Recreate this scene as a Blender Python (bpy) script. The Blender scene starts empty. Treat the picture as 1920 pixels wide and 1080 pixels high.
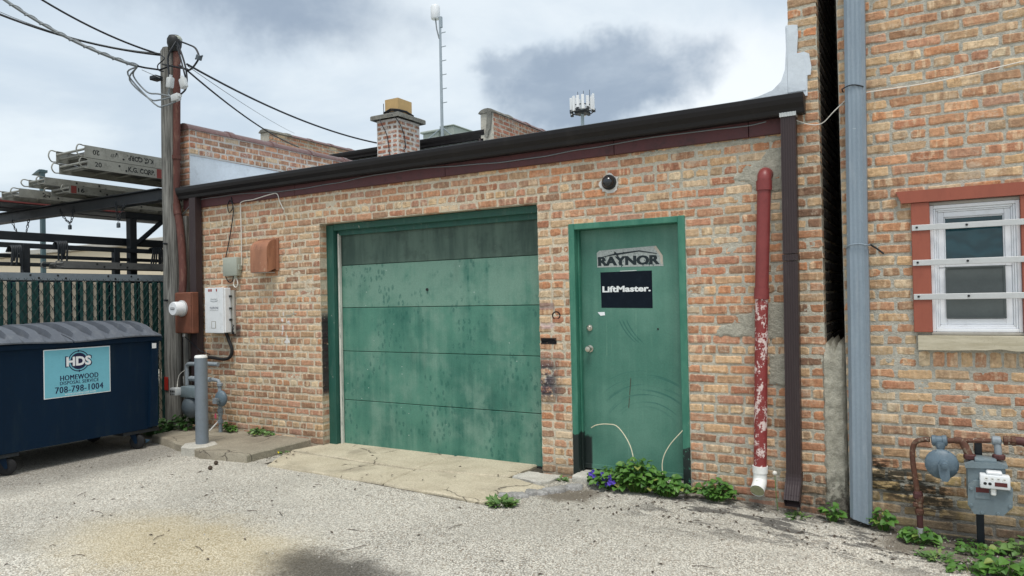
import bpy, bmesh, math, random
from mathutils import Matrix, Vector, noise as mnoise
RAD = math.radians
random.seed(7)
scene = bpy.context.scene
COL = scene.collection

# ------------------------------------------------------------------ camera
CAM = Vector((0.0, -5.47, 1.55))
YAW, PITCH, ROLL, FPX = RAD(30.4), RAD(0.75), RAD(1.2), 1332.0
FW = Vector((-math.sin(YAW)*math.cos(PITCH), math.cos(YAW)*math.cos(PITCH), math.sin(PITCH)))
R0 = Vector((math.cos(YAW), math.sin(YAW), 0.0))
U0 = R0.cross(FW)
RT = R0*math.cos(ROLL) - U0*math.sin(ROLL)
UP = R0*math.sin(ROLL) + U0*math.cos(ROLL)
cd = bpy.data.cameras.new('camera')
cd.sensor_width = 36.0
cd.lens = 36.0*FPX/1920.0
cd.clip_end = 2000.0
cam = bpy.data.objects.new('camera', cd)
m = Matrix((RT, UP, -FW)).transposed().to_4x4()
m.translation = CAM
cam.matrix_world = m
COL.objects.link(cam)
scene.camera = cam

# ------------------------------------------------------------------ node helper
class NT:
    def __init__(s, tree):
        s.t = tree; s.n = tree.nodes; s.l = tree.links
    def node(s, typ, **kw):
        nd = s.n.new(typ)
        for k, v in kw.items():
            if k == 'ins':
                for kk, vv in v.items():
                    s.put(nd.inputs[kk], vv)
            else:
                setattr(nd, k, v)
        return nd
    def put(s, sock, v):
        if isinstance(v, bpy.types.NodeSocket):
            s.l.new(v, sock)
        elif isinstance(v, (tuple, list)) and len(v) == 3 and sock.type == 'RGBA':
            sock.default_value = (*v, 1.0)
        else:
            sock.default_value = v
    def math(s, op, a, b=0.0, c=0.0, clamp=False):
        nd = s.node('ShaderNodeMath', operation=op, use_clamp=clamp)
        s.put(nd.inputs[0], a); s.put(nd.inputs[1], b); s.put(nd.inputs[2], c)
        return nd.outputs[0]
    def vmath(s, op, a, b=(0, 0, 0)):
        nd = s.node('ShaderNodeVectorMath', operation=op)
        s.put(nd.inputs[0], a); s.put(nd.inputs[1], b)
        return nd.outputs[0]
    def mix(s, f, a, b, mode='MIX'):
        nd = s.node('ShaderNodeMix', data_type='RGBA', blend_type=mode)
        s.put(nd.inputs[0], f); s.put(nd.inputs[6], a); s.put(nd.inputs[7], b)
        return nd.outputs[2]
    def noise(s, vec, scale, detail=3.0, rough=0.55, dist=0.0, col=False):
        nd = s.node('ShaderNodeTexNoise')
        s.put(nd.inputs['Vector'], vec); s.put(nd.inputs['Scale'], scale)
        nd.inputs['Detail'].default_value = detail; nd.inputs['Roughness'].default_value = rough
        nd.inputs['Distortion'].default_value = dist
        return nd.outputs['Color' if col else 'Fac']
    def vor(s, vec, scale, out='Distance', feature='F1', rnd=1.0):
        nd = s.node('ShaderNodeTexVoronoi', feature=feature)
        s.put(nd.inputs['Vector'], vec); nd.inputs['Scale'].default_value = scale
        nd.inputs['Randomness'].default_value = rnd
        return nd.outputs[out]
    def ramp(s, f, lo, hi, a=0.0, b=1.0, smooth=True):
        nd = s.node('ShaderNodeMapRange', interpolation_type='SMOOTHSTEP' if smooth else 'LINEAR')
        s.put(nd.inputs[0], f); s.put(nd.inputs[1], lo); s.put(nd.inputs[2], hi)
        s.put(nd.inputs[3], a); s.put(nd.inputs[4], b)
        return nd.outputs[0]
    def pos(s):
        return s.node('ShaderNodeNewGeometry').outputs['Position']
    def sep(s, v):
        nd = s.node('ShaderNodeSeparateXYZ'); s.put(nd.inputs[0], v); return nd.outputs
    def comb(s, x, y, z):
        nd = s.node('ShaderNodeCombineXYZ')
        s.put(nd.inputs[0], x); s.put(nd.inputs[1], y); s.put(nd.inputs[2], z); return nd.outputs[0]
    def bump(s, h, strength=0.5, dist=0.01, normal=None):
        nd = s.node('ShaderNodeBump')
        s.put(nd.inputs['Height'], h); nd.inputs['Strength'].default_value = strength
        nd.inputs['Distance'].default_value = dist
        if normal is not None: s.put(nd.inputs['Normal'], normal)
        return nd.outputs[0]
    def box(s, c, lo, hi, soft):            # soft 0..1 window on one coordinate
        a = s.ramp(c, lo-soft, lo+soft); b = s.ramp(c, hi-soft, hi+soft, 1.0, 0.0)
        return s.math('MULTIPLY', a, b)
    def mul(s, *f):
        r = f[0]
        for g in f[1:]: r = s.math('MULTIPLY', r, g)
        return r

# ------------------------------------------------------------------ world: overcast sky
SUN_EL, SUN_AZ = RAD(67), RAD(152)           # azimuth measured from +Y clockwise
w = bpy.data.worlds.new('World'); scene.world = w; w.use_nodes = True
w.node_tree.nodes.clear()
q = NT(w.node_tree)
sky = q.node('ShaderNodeTexSky', sky_type='NISHITA')
sky.sun_disc = False; sky.sun_elevation = SUN_EL; sky.sun_rotation = SUN_AZ
sky.air_density = 1.3; sky.dust_density = 2.0
clear = q.vmath('MULTIPLY', sky.outputs[0], (0.08, 0.08, 0.08))
dv = q.node('ShaderNodeTexCoord').outputs['Generated']
dx, dy, dz = q.sep(dv)
hz = q.math('ADD', q.math('ABSOLUTE', dz), 0.22)
pv = q.comb(q.math('DIVIDE', dx, hz), q.math('DIVIDE', dy, hz), 0.0)
n1 = q.noise(pv, 1.15, 6.0, 0.55, 0.35)
n2 = q.noise(pv, 3.2, 5.0, 0.6, 0.2)
warp = q.vmath('ADD', dv, q.vmath('MULTIPLY', q.vmath('SUBTRACT', q.noise(dv, 7.0, 5.0, 0.6, col=True), (0.5, 0.5, 0.5)), (0.22, 0.22, 0.16)))
def pdir(u, v):
    return (FW + RT*((u-960)/FPX) - UP*((v-540)/FPX)).normalized()
def blob(u, v, ru, rv, soft):                # a cloud mass in the direction of the sky where it stands
    c = pdir(u, v); e = (FW.cross(UP)).normalized()
    d = q.vmath('SUBTRACT', warp, tuple(c))
    def dot(vec):
        nd = q.node('ShaderNodeVectorMath', operation='DOT_PRODUCT'); q.put(nd.inputs[0], d); q.put(nd.inputs[1], tuple(vec)); return nd.outputs['Value']
    a = q.math('DIVIDE', dot(RT), ru); b = q.math('DIVIDE', dot(UP), rv)
    r = q.math('SQRT', q.math('ADD', q.math('MULTIPLY', a, a), q.math('MULTIPLY', b, b)))
    return q.ramp(r, 1.0+soft, 1.0-soft)
white, pale, grey = (0.505, 0.550, 0.580), (0.365, 0.425, 0.485), (0.205, 0.250, 0.310)
c1 = q.mix(q.ramp(n1, 0.36, 0.64), white, pale)
c1 = q.mix(q.mul(q.ramp(n2, 0.42, 0.72), 0.55), c1, (0.40, 0.455, 0.51))
b1 = blob(480, 0, 0.150, 0.048, 0.75)
b2 = blob(1120, 150, 0.135, 0.055, 0.38)
b3 = blob(980, 115, 0.060, 0.028, 0.5)
bb = q.math('MAXIMUM', q.math('MAXIMUM', q.mul(b1, 1.0), b2), q.mul(b3, 0.8))
bw = blob(1370, 170, 0.10, 0.08, 0.8)
c1 = q.mix(q.mul(bw, 0.9), c1, (0.60, 0.625, 0.64))
c1 = q.mix(q.mul(bb, q.ramp(n2, 0.25, 0.6, 0.7, 1.0)), c1, grey)
skyc = q.mix(0.88, clear, c1)
bg = q.node('ShaderNodeBackground'); q.put(bg.inputs[0], skyc); bg.inputs[1].default_value = 1.0
wo = q.node('ShaderNodeOutputWorld'); q.l.new(bg.outputs[0], wo.inputs[0])

sl = bpy.data.lights.new('sun', 'SUN'); sl.energy = 1.5; sl.angle = RAD(22); sl.color = (1.0, 0.96, 0.90)
so = bpy.data.objects.new('sun', sl); COL.objects.link(so)
sd = Vector((math.sin(SUN_AZ)*math.cos(SUN_EL), math.cos(SUN_AZ)*math.cos(SUN_EL), math.sin(SUN_EL)))
so.rotation_euler = sd.to_track_quat('Z', 'Y').to_euler(); so.location = (3, -8, 12)

vs = scene.view_settings
vs.view_transform = 'Standard'; vs.look = 'None'; vs.gamma = 1.0; vs.exposure = 0.82
vs.use_curve_mapping = False
scene.cycles.use_denoising = True
scene.cycles.max_bounces = 6

# ------------------------------------------------------------------ mesh helpers
BASE = {}
def tag(o, label=None, cat=None, group=None, kind=None):
    if label: o['label'] = label
    if cat: o['category'] = cat
    if group: o['group'] = group
    if kind: o['kind'] = kind
    return o
def thing(name, label, cat, loc=(0, 0, 0), rotz=0.0, group=None):
    o = bpy.data.objects.new(name, None); COL.objects.link(o)
    o.empty_display_size = 0.1
    o.location = loc; o.rotation_euler = (0, 0, rotz)
    BASE[o.as_pointer()] = Matrix.Translation(Vector(loc)) @ Matrix.Rotation(rotz, 4, 'Z')
    return tag(o, label, cat, group)

class MB:
    def __init__(s): s.v = []; s.f = []; s.mi = []; s.M = None
    def add(s, vs_, fs, mi=0):
        b = len(s.v)
        if s.M is not None: vs_ = [s.M @ Vector(p) for p in vs_]
        s.v += [tuple(p) for p in vs_]
        s.f += [tuple(i+b for i in f) for f in fs]
        s.mi += [mi]*len(fs)
        return s
    def box(s, x0, x1, y0, y1, z0, z1, mi=0):
        v = [(x0,y0,z0),(x1,y0,z0),(x1,y1,z0),(x0,y1,z0),(x0,y0,z1),(x1,y0,z1),(x1,y1,z1),(x0,y1,z1)]
        return s.add(v, [(3,2,1,0),(4,5,6,7),(0,1,5,4),(1,2,6,5),(2,3,7,6),(3,0,4,7)], mi)
    def rbox(s, x0, x1, y0, y1, z0, z1, b=0.005, seg=1, mi=0):
        bm = bmesh.new(); bmesh.ops.create_cube(bm, size=1.0)
        for v in bm.verts:
            v.co = Vector(((x0+x1)/2+v.co.x*(x1-x0), (y0+y1)/2+v.co.y*(y1-y0), (z0+z1)/2+v.co.z*(z1-z0)))
        bmesh.ops.bevel(bm, geom=bm.edges[:], offset=b, segments=seg, profile=0.5, affect='EDGES', clamp_overlap=True)
        return s.frombm(bm, mi)
    def frombm(s, bm, mi=0):
        bm.verts.ensure_lookup_table(); bm.verts.index_update()
        s.add([v.co.copy() for v in bm.verts], [tuple(v.index for v in f.verts) for f in bm.faces], mi)
        bm.free(); return s
    def tube(s, pts, r, n=8, caps=True, mi=0):
        pts = [Vector(p) for p in pts]; N = len(pts)
        rs = r if isinstance(r, (list, tuple)) else [r]*N
        t0 = (pts[1]-pts[0]).normalized()
        a = Vector((0, 0, 1)) if abs(t0.z) < 0.9 else Vector((1, 0, 0))
        u = t0.cross(a).normalized()
        vs_, fs = [], []
        for i, p in enumerate(pts):
            if i == 0: t = t0
            elif i == N-1: t = (pts[i]-pts[i-1]).normalized()
            else: t = ((pts[i+1]-p).normalized()+(p-pts[i-1]).normalized()).normalized()
            u = (u-t*u.dot(t)).normalized(); wv = t.cross(u)
            for k in range(n):
                an = 2*math.pi*k/n
                vs_.append(p+(u*math.cos(an)+wv*math.sin(an))*rs[i])
        for i in range(N-1):
            for k in range(n):
                k2 = (k+1) % n
                fs.append((i*n+k, i*n+k2, (i+1)*n+k2, (i+1)*n+k))
        if caps:
            fs.append(tuple(range(n-1, -1, -1))); fs.append(tuple((N-1)*n+k for k in range(n)))
        return s.add(vs_, fs, mi)
    def lathe(s, prof, o, axis=(0, 0, 1), n=20, mi=0):
        ax = Vector(axis).normalized(); a = Vector((0, 0, 1)) if abs(ax.z) < 0.9 else Vector((1, 0, 0))
        u = ax.cross(a).normalized(); wv = ax.cross(u); o = Vector(o)
        vs_, fs = [], []
        for (r, h) in prof:
            for k in range(n):
                an = 2*math.pi*k/n
                vs_.append(o+ax*h+(u*math.cos(an)+wv*math.sin(an))*max(r, 1e-5))
        for i in range(len(prof)-1):
            for k in range(n):
                k2 = (k+1) % n
                fs.append((i*n+k, i*n+k2, (i+1)*n+k2, (i+1)*n+k))
        if prof[0][0] > 1e-4: fs.append(tuple(range(n-1, -1, -1)))
        if prof[-1][0] > 1e-4: fs.append(tuple((len(prof)-1)*n+k for k in range(n)))
        return s.add(vs_, fs, mi)
    def prism(s, poly, o, ux, uy, dep, mi=0):     # polygon in (ux,uy) at o, pushed by vector dep
        o, ux, uy, dep = Vector(o), Vector(ux), Vector(uy), Vector(dep)
        n = len(poly)
        vs_ = [o+ux*a+uy*b for a, b in poly]+[o+ux*a+uy*b+dep for a, b in poly]
        fs = [tuple(range(n)), tuple(range(2*n-1, n-1, -1))]
        fs += [(i, i+n, (i+1) % n+n, (i+1) % n) for i in range(n)]
        return s.add(vs_, fs, mi)
    def text(s, key, c, ux, uy, wd, ht, lift, mi=1):
        vs_, fs = TEXT[key]
        x0 = min(v[0] for v in vs_); x1 = max(v[0] for v in vs_); y0 = min(v[1] for v in vs_); y1 = max(v[1] for v in vs_)
        c, ux, uy, lift = Vector(c), Vector(ux), Vector(uy), Vector(lift)
        return s.add([c+lift+ux*((v[0]-(x0+x1)/2)/(x1-x0)*wd)+uy*((v[1]-(y0+y1)/2)/(y1-y0)*ht) for v in vs_], fs, mi)
    def build(s, name, mats, parent=None, smooth=None, loc=None):
        me = bpy.data.meshes.new(name)
        vs_ = s.v
        if parent is not None:
            inv = BASE[parent.as_pointer()].inverted() if parent.as_pointer() in BASE else Matrix()
            vs_ = [inv @ Vector(p) for p in vs_]
        me.from_pydata([tuple(p) for p in vs_], [], s.f)
        mats = mats if isinstance(mats, (list, tuple)) else [mats]
        for m_ in mats: me.materials.append(m_)
        me.polygons.foreach_set('material_index', s.mi)
        bm = bmesh.new(); bm.from_mesh(me); bmesh.ops.recalc_face_normals(bm, faces=bm.faces[:]); bm.to_mesh(me); bm.free()
        if smooth:
            me.polygons.foreach_set('use_smooth', [True]*len(me.polygons))
            me.set_sharp_from_angle(angle=RAD(smooth))
        me.update()
        o = bpy.data.objects.new(name, me); COL.objects.link(o)
        if parent is not None:
            o.parent = parent
            BASE[o.as_pointer()] = BASE.get(parent.as_pointer(), Matrix())
        else:
            BASE[o.as_pointer()] = Matrix()
        return o

def flat(mb, name, mats, label, cat, smooth=None, group=None):      # a one-mesh thing with its origin at its base
    vs_ = mb.v
    c = Vector((sum(v[0] for v in vs_)/len(vs_), sum(v[1] for v in vs_)/len(vs_), min(v[2] for v in vs_)))
    mb.v = [tuple(Vector(v)-c) for v in vs_]
    o = mb.build(name, mats, None, smooth); o.location = c
    return tag(o, label, cat, group)

def arc(c, r, a0, a1, n, ex=(1, 0, 0), ey=(0, 0, 1)):
    c, ex, ey = Vector(c), Vector(ex), Vector(ey)
    return [c+ex*(r*math.cos(RAD(a0+(a1-a0)*i/n)))+ey*(r*math.sin(RAD(a0+(a1-a0)*i/n))) for i in range(n+1)]
def sag(a, b, d, n=14):
    a, b = Vector(a), Vector(b)
    return [a.lerp(b, i/n)-Vector((0, 0, d*4*(i/n)*(1-i/n))) for i in range(n+1)]
def smoothpath(pts, k=5):                         # Catmull-Rom through points
    P = [Vector(p) for p in pts]; P = [P[0]*2-P[1]]+P+[P[-1]*2-P[-2]]; out = []
    for i in range(1, len(P)-2):
        for j in range(k):
            t = j/k; a, b, c, d = P[i-1], P[i], P[i+1], P[i+2]
            out.append(0.5*((2*b)+(c-a)*t+(2*a-5*b+4*c-d)*t*t+(3*b-a-3*c+d)*t**3))
    return out+[P[-2]]
def at(u, v, y):                                  # the point of the plane y = const seen at (u, v) of the photograph
    d = FW+RT*((u-960)/FPX)-UP*((v-540)/FPX); return CAM+d*((y-CAM.y)/d.y)
def atx(u, v, x):
    d = FW+RT*((u-960)/FPX)-UP*((v-540)/FPX); return CAM+d*((x-CAM.x)/d.x)

# ------------------------------------------------------------------ lettering
TEXT = {}
def make_text(keys):
    made = []
    for k, off in keys:
        c = bpy.data.curves.new('t', 'FONT'); c.body = k; c.offset = off; c.resolution_u = 3; c.size = 1.0; c.space_character = 1.10 if k in ('HOMEWOOD', '708-798-1004', 'DISPOSAL SERVICE') else 1.0
        o = bpy.data.objects.new('t', c); COL.objects.link(o); made.append((k, o, c))
    dg = bpy.context.evaluated_depsgraph_get(); dg.update()
    for k, o, c in made:
        me = bpy.data.meshes.new_from_object(o.evaluated_get(dg))
        TEXT[k] = ([tuple(v.co) for v in me.vertices], [tuple(p.vertices) for p in me.polygons])
        bpy.data.meshes.remove(me); bpy.data.objects.remove(o); bpy.data.curves.remove(c)
make_text([('HDS', 0.045), ('HOMEWOOD', 0.0), ('DISPOSAL SERVICE', 0.0), ('708-798-1004', 0.0), ('www.mydisposal.com', 0.0),
           ('RAYNOR', 0.035), ('LiftMaster.', 0.04), ('Ameritech', 0.0), ('TELEPHONE', 0.01), ('NETWORK INTERFACE', 0.0),
           ('20', 0.02), ('K.G. CORP.', 0.03), ('16', 0.03), ('24', 0.02), ('0', 0.0), ('1427', 0.0)])
# ------------------------------------------------------------------ materials
def newmat(name):
    m_ = bpy.data.materials.new(name); m_.use_nodes = True
    m_.node_tree.nodes.clear(); k = NT(m_.node_tree)
    b = k.node('ShaderNodeBsdfPrincipled'); o = k.node('ShaderNodeOutputMaterial')
    k.l.new(b.outputs[0], o.inputs[0])
    return m_, k, b
def fin(k, b, col, rough=0.8, nrm=None, metal=0.0, spec=0.4):
    k.put(b.inputs['Base Color'], col); k.put(b.inputs['Roughness'], rough)
    k.put(b.inputs['Metallic'], metal); b.inputs['Specular IOR Level'].default_value = spec
    if nrm is not None: k.put(b.inputs['Normal'], nrm)

def stains(k, p, col):
    """paint marks, soot and algae that stand on the brickwork at fixed places"""
    x, y, z = k.sep(p)
    e1 = k.noise(p, 26.0, 4.0, 0.65); e2 = k.noise(p, 7.0, 3.0, 0.6)
    # black paint on the left jamb of the overhead door
    jm = k.mul(k.ramp(y, 0.012, 0.02), k.box(x, -5.62, -5.50, 0.005), k.ramp(k.math('ADD', e1, k.mul(e2, 0.5)), 0.54, 0.64), k.box(z, 0.55, 1.42, 0.06))
    col = k.mix(k.mul(jm, 0.93), col, (0.012, 0.016, 0.024))
    # black bar, ring and dark overspray on the pier between the doors
    pier = k.box(x, -2.945, -2.65, 0.004)
    bar = k.mul(k.box(x, -2.93, -2.775, 0.006), k.box(z, 1.135, 1.192, 0.006), k.ramp(e1, 0.30, 0.38))
    rx = k.math('DIVIDE', k.math('SUBTRACT', x, -2.775), 0.040); rz = k.math('DIVIDE', k.math('SUBTRACT', z, 1.385), 0.036)
    rr = k.math('SQRT', k.math('ADD', k.math('MULTIPLY', rx, rx), k.math('MULTIPLY', rz, rz)))
    ring = k.mul(k.box(rr, 0.72, 1.05, 0.08), k.ramp(z, 1.352, 1.362))
    ov = k.mul(pier, k.box(z, 0.64, 1.00, 0.09), k.ramp(x, -2.66, -2.86), k.ramp(k.math('ADD', k.mul(e1, 0.55), k.mul(e2, 0.6)), 0.44, 0.60))
    col = k.mix(k.mul(ov, 0.88), col, (0.028, 0.033, 0.058))
    wsm = k.mul(pier, k.box(z, 0.56, 1.08, 0.05), k.ramp(k.noise(p, 33.0, 3.0, 0.7), 0.56, 0.66), k.ramp(x, -2.70, -2.80))
    col = k.mix(k.mul(wsm, 0.6), col, (0.55, 0.52, 0.50))
    pk = k.mul(k.box(x, -2.93, -2.79, 0.01), k.box(z, 1.27, 1.325, 0.01), k.ramp(e1, 0.38, 0.5))
    col = k.mix(k.mul(pk, 0.55), col, (0.55, 0.40, 0.42))
    pu = k.mul(k.box(x, -2.94, -2.79, 0.008), k.box(z, 1.435, 1.495, 0.006))
    col = k.mix(k.mul(pu, 0.6), col, (0.20, 0.11, 0.13))
    col = k.mix(k.math('MAXIMUM', bar, ring), col, (0.012, 0.012, 0.014))
    # white paint dabs on the left wall
    wd = k.mul(k.box(x, -6.17, -6.03, 0.02), k.box(z, 1.08, 1.44, 0.03), k.ramp(k.noise(k.comb(k.mul(x, 1.0), y, k.mul(z, 0.6)), 17.0, 2.0, 0.5), 0.56, 0.62))
    col = k.mix(k.mul(wd, 0.85), col, (0.72, 0.71, 0.70))
    # black spray beside the telephone box
    sp = k.mul(k.box(x, -6.98, -6.84, 0.03), k.box(z, 1.15, 1.30, 0.035), k.ramp(y, -0.02, 0.0))
    col = k.mix(k.mul(sp, 0.8), col, (0.02, 0.02, 0.025))
    # algae along the foot of the right-hand house, running down to the right
    zl = k.math('ADD', z, k.mul(x, 0.42))
    al = k.mul(k.ramp(x, -0.52, -0.45), k.ramp(x, 0.22, 0.05), k.box(zl, 0.0, 0.30, 0.08),
               k.ramp(k.math('ADD', k.noise(k.comb(k.mul(x, 0.5), y, k.mul(z, 2.2)), 11.0, 5.0, 0.7), k.mul(e1, 0.25)), 0.52, 0.66))
    col = k.mix(k.mul(al, 0.92), col, (0.018, 0.018, 0.014))
    al2 = k.mul(k.box(x, -0.95, -0.36, 0.05), k.ramp(k.math('ADD', z, k.mul(e2, 0.25)), 0.46, 0.22), k.ramp(e1, 0.40, 0.62))
    col = k.mix(k.mul(al2, 0.75), col, (0.040, 0.040, 0.032))
    # splashed dirt at the foot of the walls
    ft = k.ramp(k.math('ADD', z, k.mul(k.noise(p, 6.0, 3.0, 0.6), 0.30)), 0.34, 0.14)
    col = k.mix(k.mul(ft, 0.50), col, (0.13, 0.10, 0.08))
    return col

def brick_mat(name, src, wash=None):
    m_, k, b = newmat(name); p = k.pos(); x, y, z = k.sep(p)
    if src == 'obj':
        oi = k.node('ShaderNodeObjectInfo'); base, rnd = oi.outputs['Color'], oi.outputs['Random']
    else:
        at_ = k.node('ShaderNodeAttribute', attribute_name='Col'); base = at_.outputs['Color']
        rnd = k.math('FRACT', k.mul(k.sep(base)[0], 97.3))
    sh = k.math('MULTIPLY', rnd, 37.0)
    xx = k.math('ADD', k.math('ADD', x, y), sh)
    band = k.noise(k.comb(k.mul(xx, 24.0), 0.0, k.mul(z, 5.0)), 1.0, 2.0, 0.5)
    amt = k.ramp(k.math('FRACT', k.mul(rnd, 7.7)), 0.1, 0.8, 0.25, 1.0)
    col = k.mix(k.mul(k.ramp(band, 0.52, 0.62), amt), base, k.mix(0.60, base, (0.78, 0.60, 0.40)))
    col = k.mix(k.mul(k.ramp(band, 0.44, 0.34), amt, 0.8), col, k.mix(0.55, base, (0.23, 0.11, 0.065)))
    # pressed flashing rings on some faces
    ringv = k.noise(k.comb(k.mul(xx, 13.0), 0.0, k.mul(z, 16.0)), 1.0, 1.0, 0.4, 0.4)
    rl = k.box(k.math('FRACT', k.mul(ringv, 5.0)), 0.40, 0.60, 0.12)
    col = k.mix(k.mul(rl, amt, 0.28), col, (0.30, 0.15, 0.09))
    blotch = k.noise(p, 30.0, 4.0, 0.7)
    col = k.mix(1.0, col, k.comb(*[k.ramp(blotch, 0.2, 0.8, 0.55, 1.42, False)]*3), 'MULTIPLY')
    sm = k.math('ADD', k.mul(k.noise(p, 5.5, 3.0, 0.6), 0.7), k.mul(k.noise(p, 60.0, 3.0, 0.7), 0.45))
    col = k.mix(k.mul(k.ramp(sm, 0.60, 0.74), 0.62), col, (0.50, 0.42, 0.32) if wash is None else wash)
    rim = k.node('ShaderNodeAttribute', attribute_name='rim').outputs['Fac']
    rn = k.math('ADD', rim, k.mul(k.math('SUBTRACT', k.noise(p, 46.0, 5.0, 0.75), 0.5), 2.4))
    ra = k.ramp(k.math('FRACT', k.mul(rnd, 13.1)), 0.1, 0.9, 0.25, 0.85)
    col = k.mix(k.mul(k.ramp(rn, 0.55, 1.05), ra), col, (0.60, 0.50, 0.375) if wash is None else wash)
    pit = k.vor(p, 95.0)
    pits = k.mul(k.ramp(pit, 0.20, 0.10), k.ramp(k.noise(p, 14.0, 2.0), 0.50, 0.62))
    col = k.mix(k.mul(pits, 0.75), col, (0.07, 0.045, 0.03))
    col = stains(k, p, col)
    h = k.math('ADD', k.math('ADD', k.noise(p, 90.0, 4.0, 0.7), k.mul(k.noise(p, 28.0, 2.0), 1.2)), k.mul(pits, -1.0))
    fin(k, b, col, 0.92, k.bump(h, 0.85, 0.005), spec=0.2)
    return m_
def mortar_mat(name, warm, cool):
    m_, k, b = newmat(name); p = k.pos(); x, y, z = k.sep(p)
    f = k.math('ADD', k.ramp(x, -3.4, -1.2), k.mul(k.math('SUBTRACT', k.noise(p, 1.6, 3.0), 0.5), 1.6), clamp=True)
    col = k.mix(f, warm, cool)
    v = k.math('ADD', k.mul(k.noise(p, 22.0, 5.0, 0.7), 0.6), k.mul(k.noise(p, 140.0, 2.0), 0.4))
    col = k.mix(1.0, col, k.comb(*[k.ramp(v, 0.25, 0.75, 0.52, 1.32, False)]*3), 'MULTIPLY')
    col = k.mix(k.mul(k.ramp(k.noise(p, 9.0, 4.0, 0.7), 0.62, 0.72), 0.5), col, (0.62, 0.58, 0.50))
    col = stains(k, p, col)
    fin(k, b, col, 0.95, k.bump(k.math('ADD', k.noise(p, 120.0, 4.0, 0.7), k.mul(k.noise(p, 30.0, 3.0), 2.0)), 0.8, 0.006), spec=0.15)
    return m_
BRICK_O = brick_mat('fired brick', 'obj')
BRICK_A = brick_mat('fired brick field', 'attr')
GAP_SHADE = None
BRICK_W = brick_mat('whitewashed brick', 'obj', (0.60, 0.55, 0.50))
MORTAR = mortar_mat('lime mortar', (0.64, 0.56, 0.43), (0.50, 0.475, 0.395))
MORTAR_R = mortar_mat('grey mortar', (0.49, 0.465, 0.395), (0.47, 0.45, 0.385))
WASHED = mortar_mat('whitewashed mortar', (0.62, 0.58, 0.53), (0.62, 0.58, 0.53))
CEMENT = mortar_mat('cement patch', (0.42, 0.395, 0.325), (0.42, 0.40, 0.33))

def paint(name, col, rough=0.5, var=0.18, scale=6.0, dirt=None, damt=0.3, streak=False, metal=0.0, spec=0.4, bump=0.08, chips=None, chipt=0.66):
    m_, k, b = newmat(name); p = k.pos(); x, y, z = k.sep(p)
    pv_ = k.comb(x, y, k.mul(z, 0.22)) if streak else p
    n = k.math('ADD', k.mul(k.noise(pv_, scale, 4.0, 0.6), 0.65), k.mul(k.noise(p, scale*9, 3.0, 0.6), 0.35))
    c = k.mix(1.0, col, k.comb(*[k.ramp(n, 0.25, 0.75, 1-var, 1+var, False)]*3), 'MULTIPLY')
    if dirt: c = k.mix(k.mul(k.ramp(k.noise(pv_, scale*2.3, 5.0, 0.7), 0.50, 0.72), damt), c, dirt)
    if chips:
        ch = k.ramp(k.math('ADD', k.mul(k.noise(k.comb(x, y, k.mul(z, 0.7)), 16.0, 5.0, 0.7), 0.75), k.mul(k.noise(p, 70.0, 2.0), 0.25)), chipt-0.03, chipt+0.03)
        c = k.mix(ch, c, chips)
    fin(k, b, c, k.ramp(n, 0.3, 0.7, max(rough-0.1, 0.05), min(rough+0.12, 1.0), False), k.bump(k.noise(p, 70.0, 3.0), bump, 0.004), metal, spec)
    return m_

def green_door_mat(name, chalk=0.0):
    m_, k, b = newmat(name); p = k.pos(); x, y, z = k.sep(p)
    st = k.noise(k.comb(k.mul(x, 9.0), y, k.mul(z, 0.55)), 1.0, 5.0, 0.65)       # run-off streaks
    big = k.noise(k.comb(x, y, k.mul(z, 1.1)), 1.7, 3.0, 0.6)
    deep, mid, dull = (0.033, 0.140, 0.104), (0.082, 0.225, 0.166), (0.165, 0.290, 0.228)
    f = k.math('ADD', k.mul(st, 0.30), k.mul(big, 0.75))
    c = k.mix(k.ramp(f, 0.38, 0.66), deep, mid)
    c = k.mix(k.ramp(k.math('ADD', k.math('ADD', k.mul(k.noise(p, 2.9, 4.0, 0.6), 0.6), k.mul(st, 0.3)), chalk), 0.40, 0.62, 0.0, 0.9), c, dull)
    # palm and finger smears: rubbed, darker, glossier dabs
    sv = k.comb(k.mul(x, 21.0), y, k.mul(z, 11.0))
    dab = k.mul(k.ramp(k.vor(sv, 1.0), 0.42, 0.22), k.ramp(k.noise(p, 2.6, 3.0, 0.65), 0.47, 0.56), k.ramp(k.noise(p, 40.0, 2.0), 0.35, 0.5))
    c = k.mix(k.mul(dab, 0.60), c, (0.020, 0.110, 0.085))
    darkening = k.ramp(k.noise(k.comb(k.mul(x, 2.0), y, k.mul(z, 0.7)), 1.6, 4.0, 0.65), 0.55, 0.75)
    c = k.mix(k.mul(darkening, 0.22), c, (0.05, 0.075, 0.065))
    spk = k.mul(k.ramp(k.vor(p, 11.0), 0.060, 0.035), k.ramp(k.sep(k.vor(p, 11.0, 'Color'))[0], 0.72, 0.74))
    c = k.mix(k.mul(spk, 0.8), c, (0.62, 0.66, 0.62))
    fine = k.noise(p, 120.0, 3.0, 0.6)
    c = k.mix(1.0, c, k.comb(*[k.ramp(fine, 0.25, 0.75, 0.86, 1.14, False)]*3), 'MULTIPLY')
    fin(k, b, c, k.ramp(f, 0.3, 0.7, 0.42, 0.66, False), k.bump(k.math('ADD', k.mul(big, 3.0), k.mul(fine, 0.3)), 0.12, 0.01), spec=0.35)
    return m_
GREEN_PANEL = green_door_mat('worn green door paint', 0.0)
GREEN_CHALK = green_door_mat('chalky green door paint', 0.13)
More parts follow.
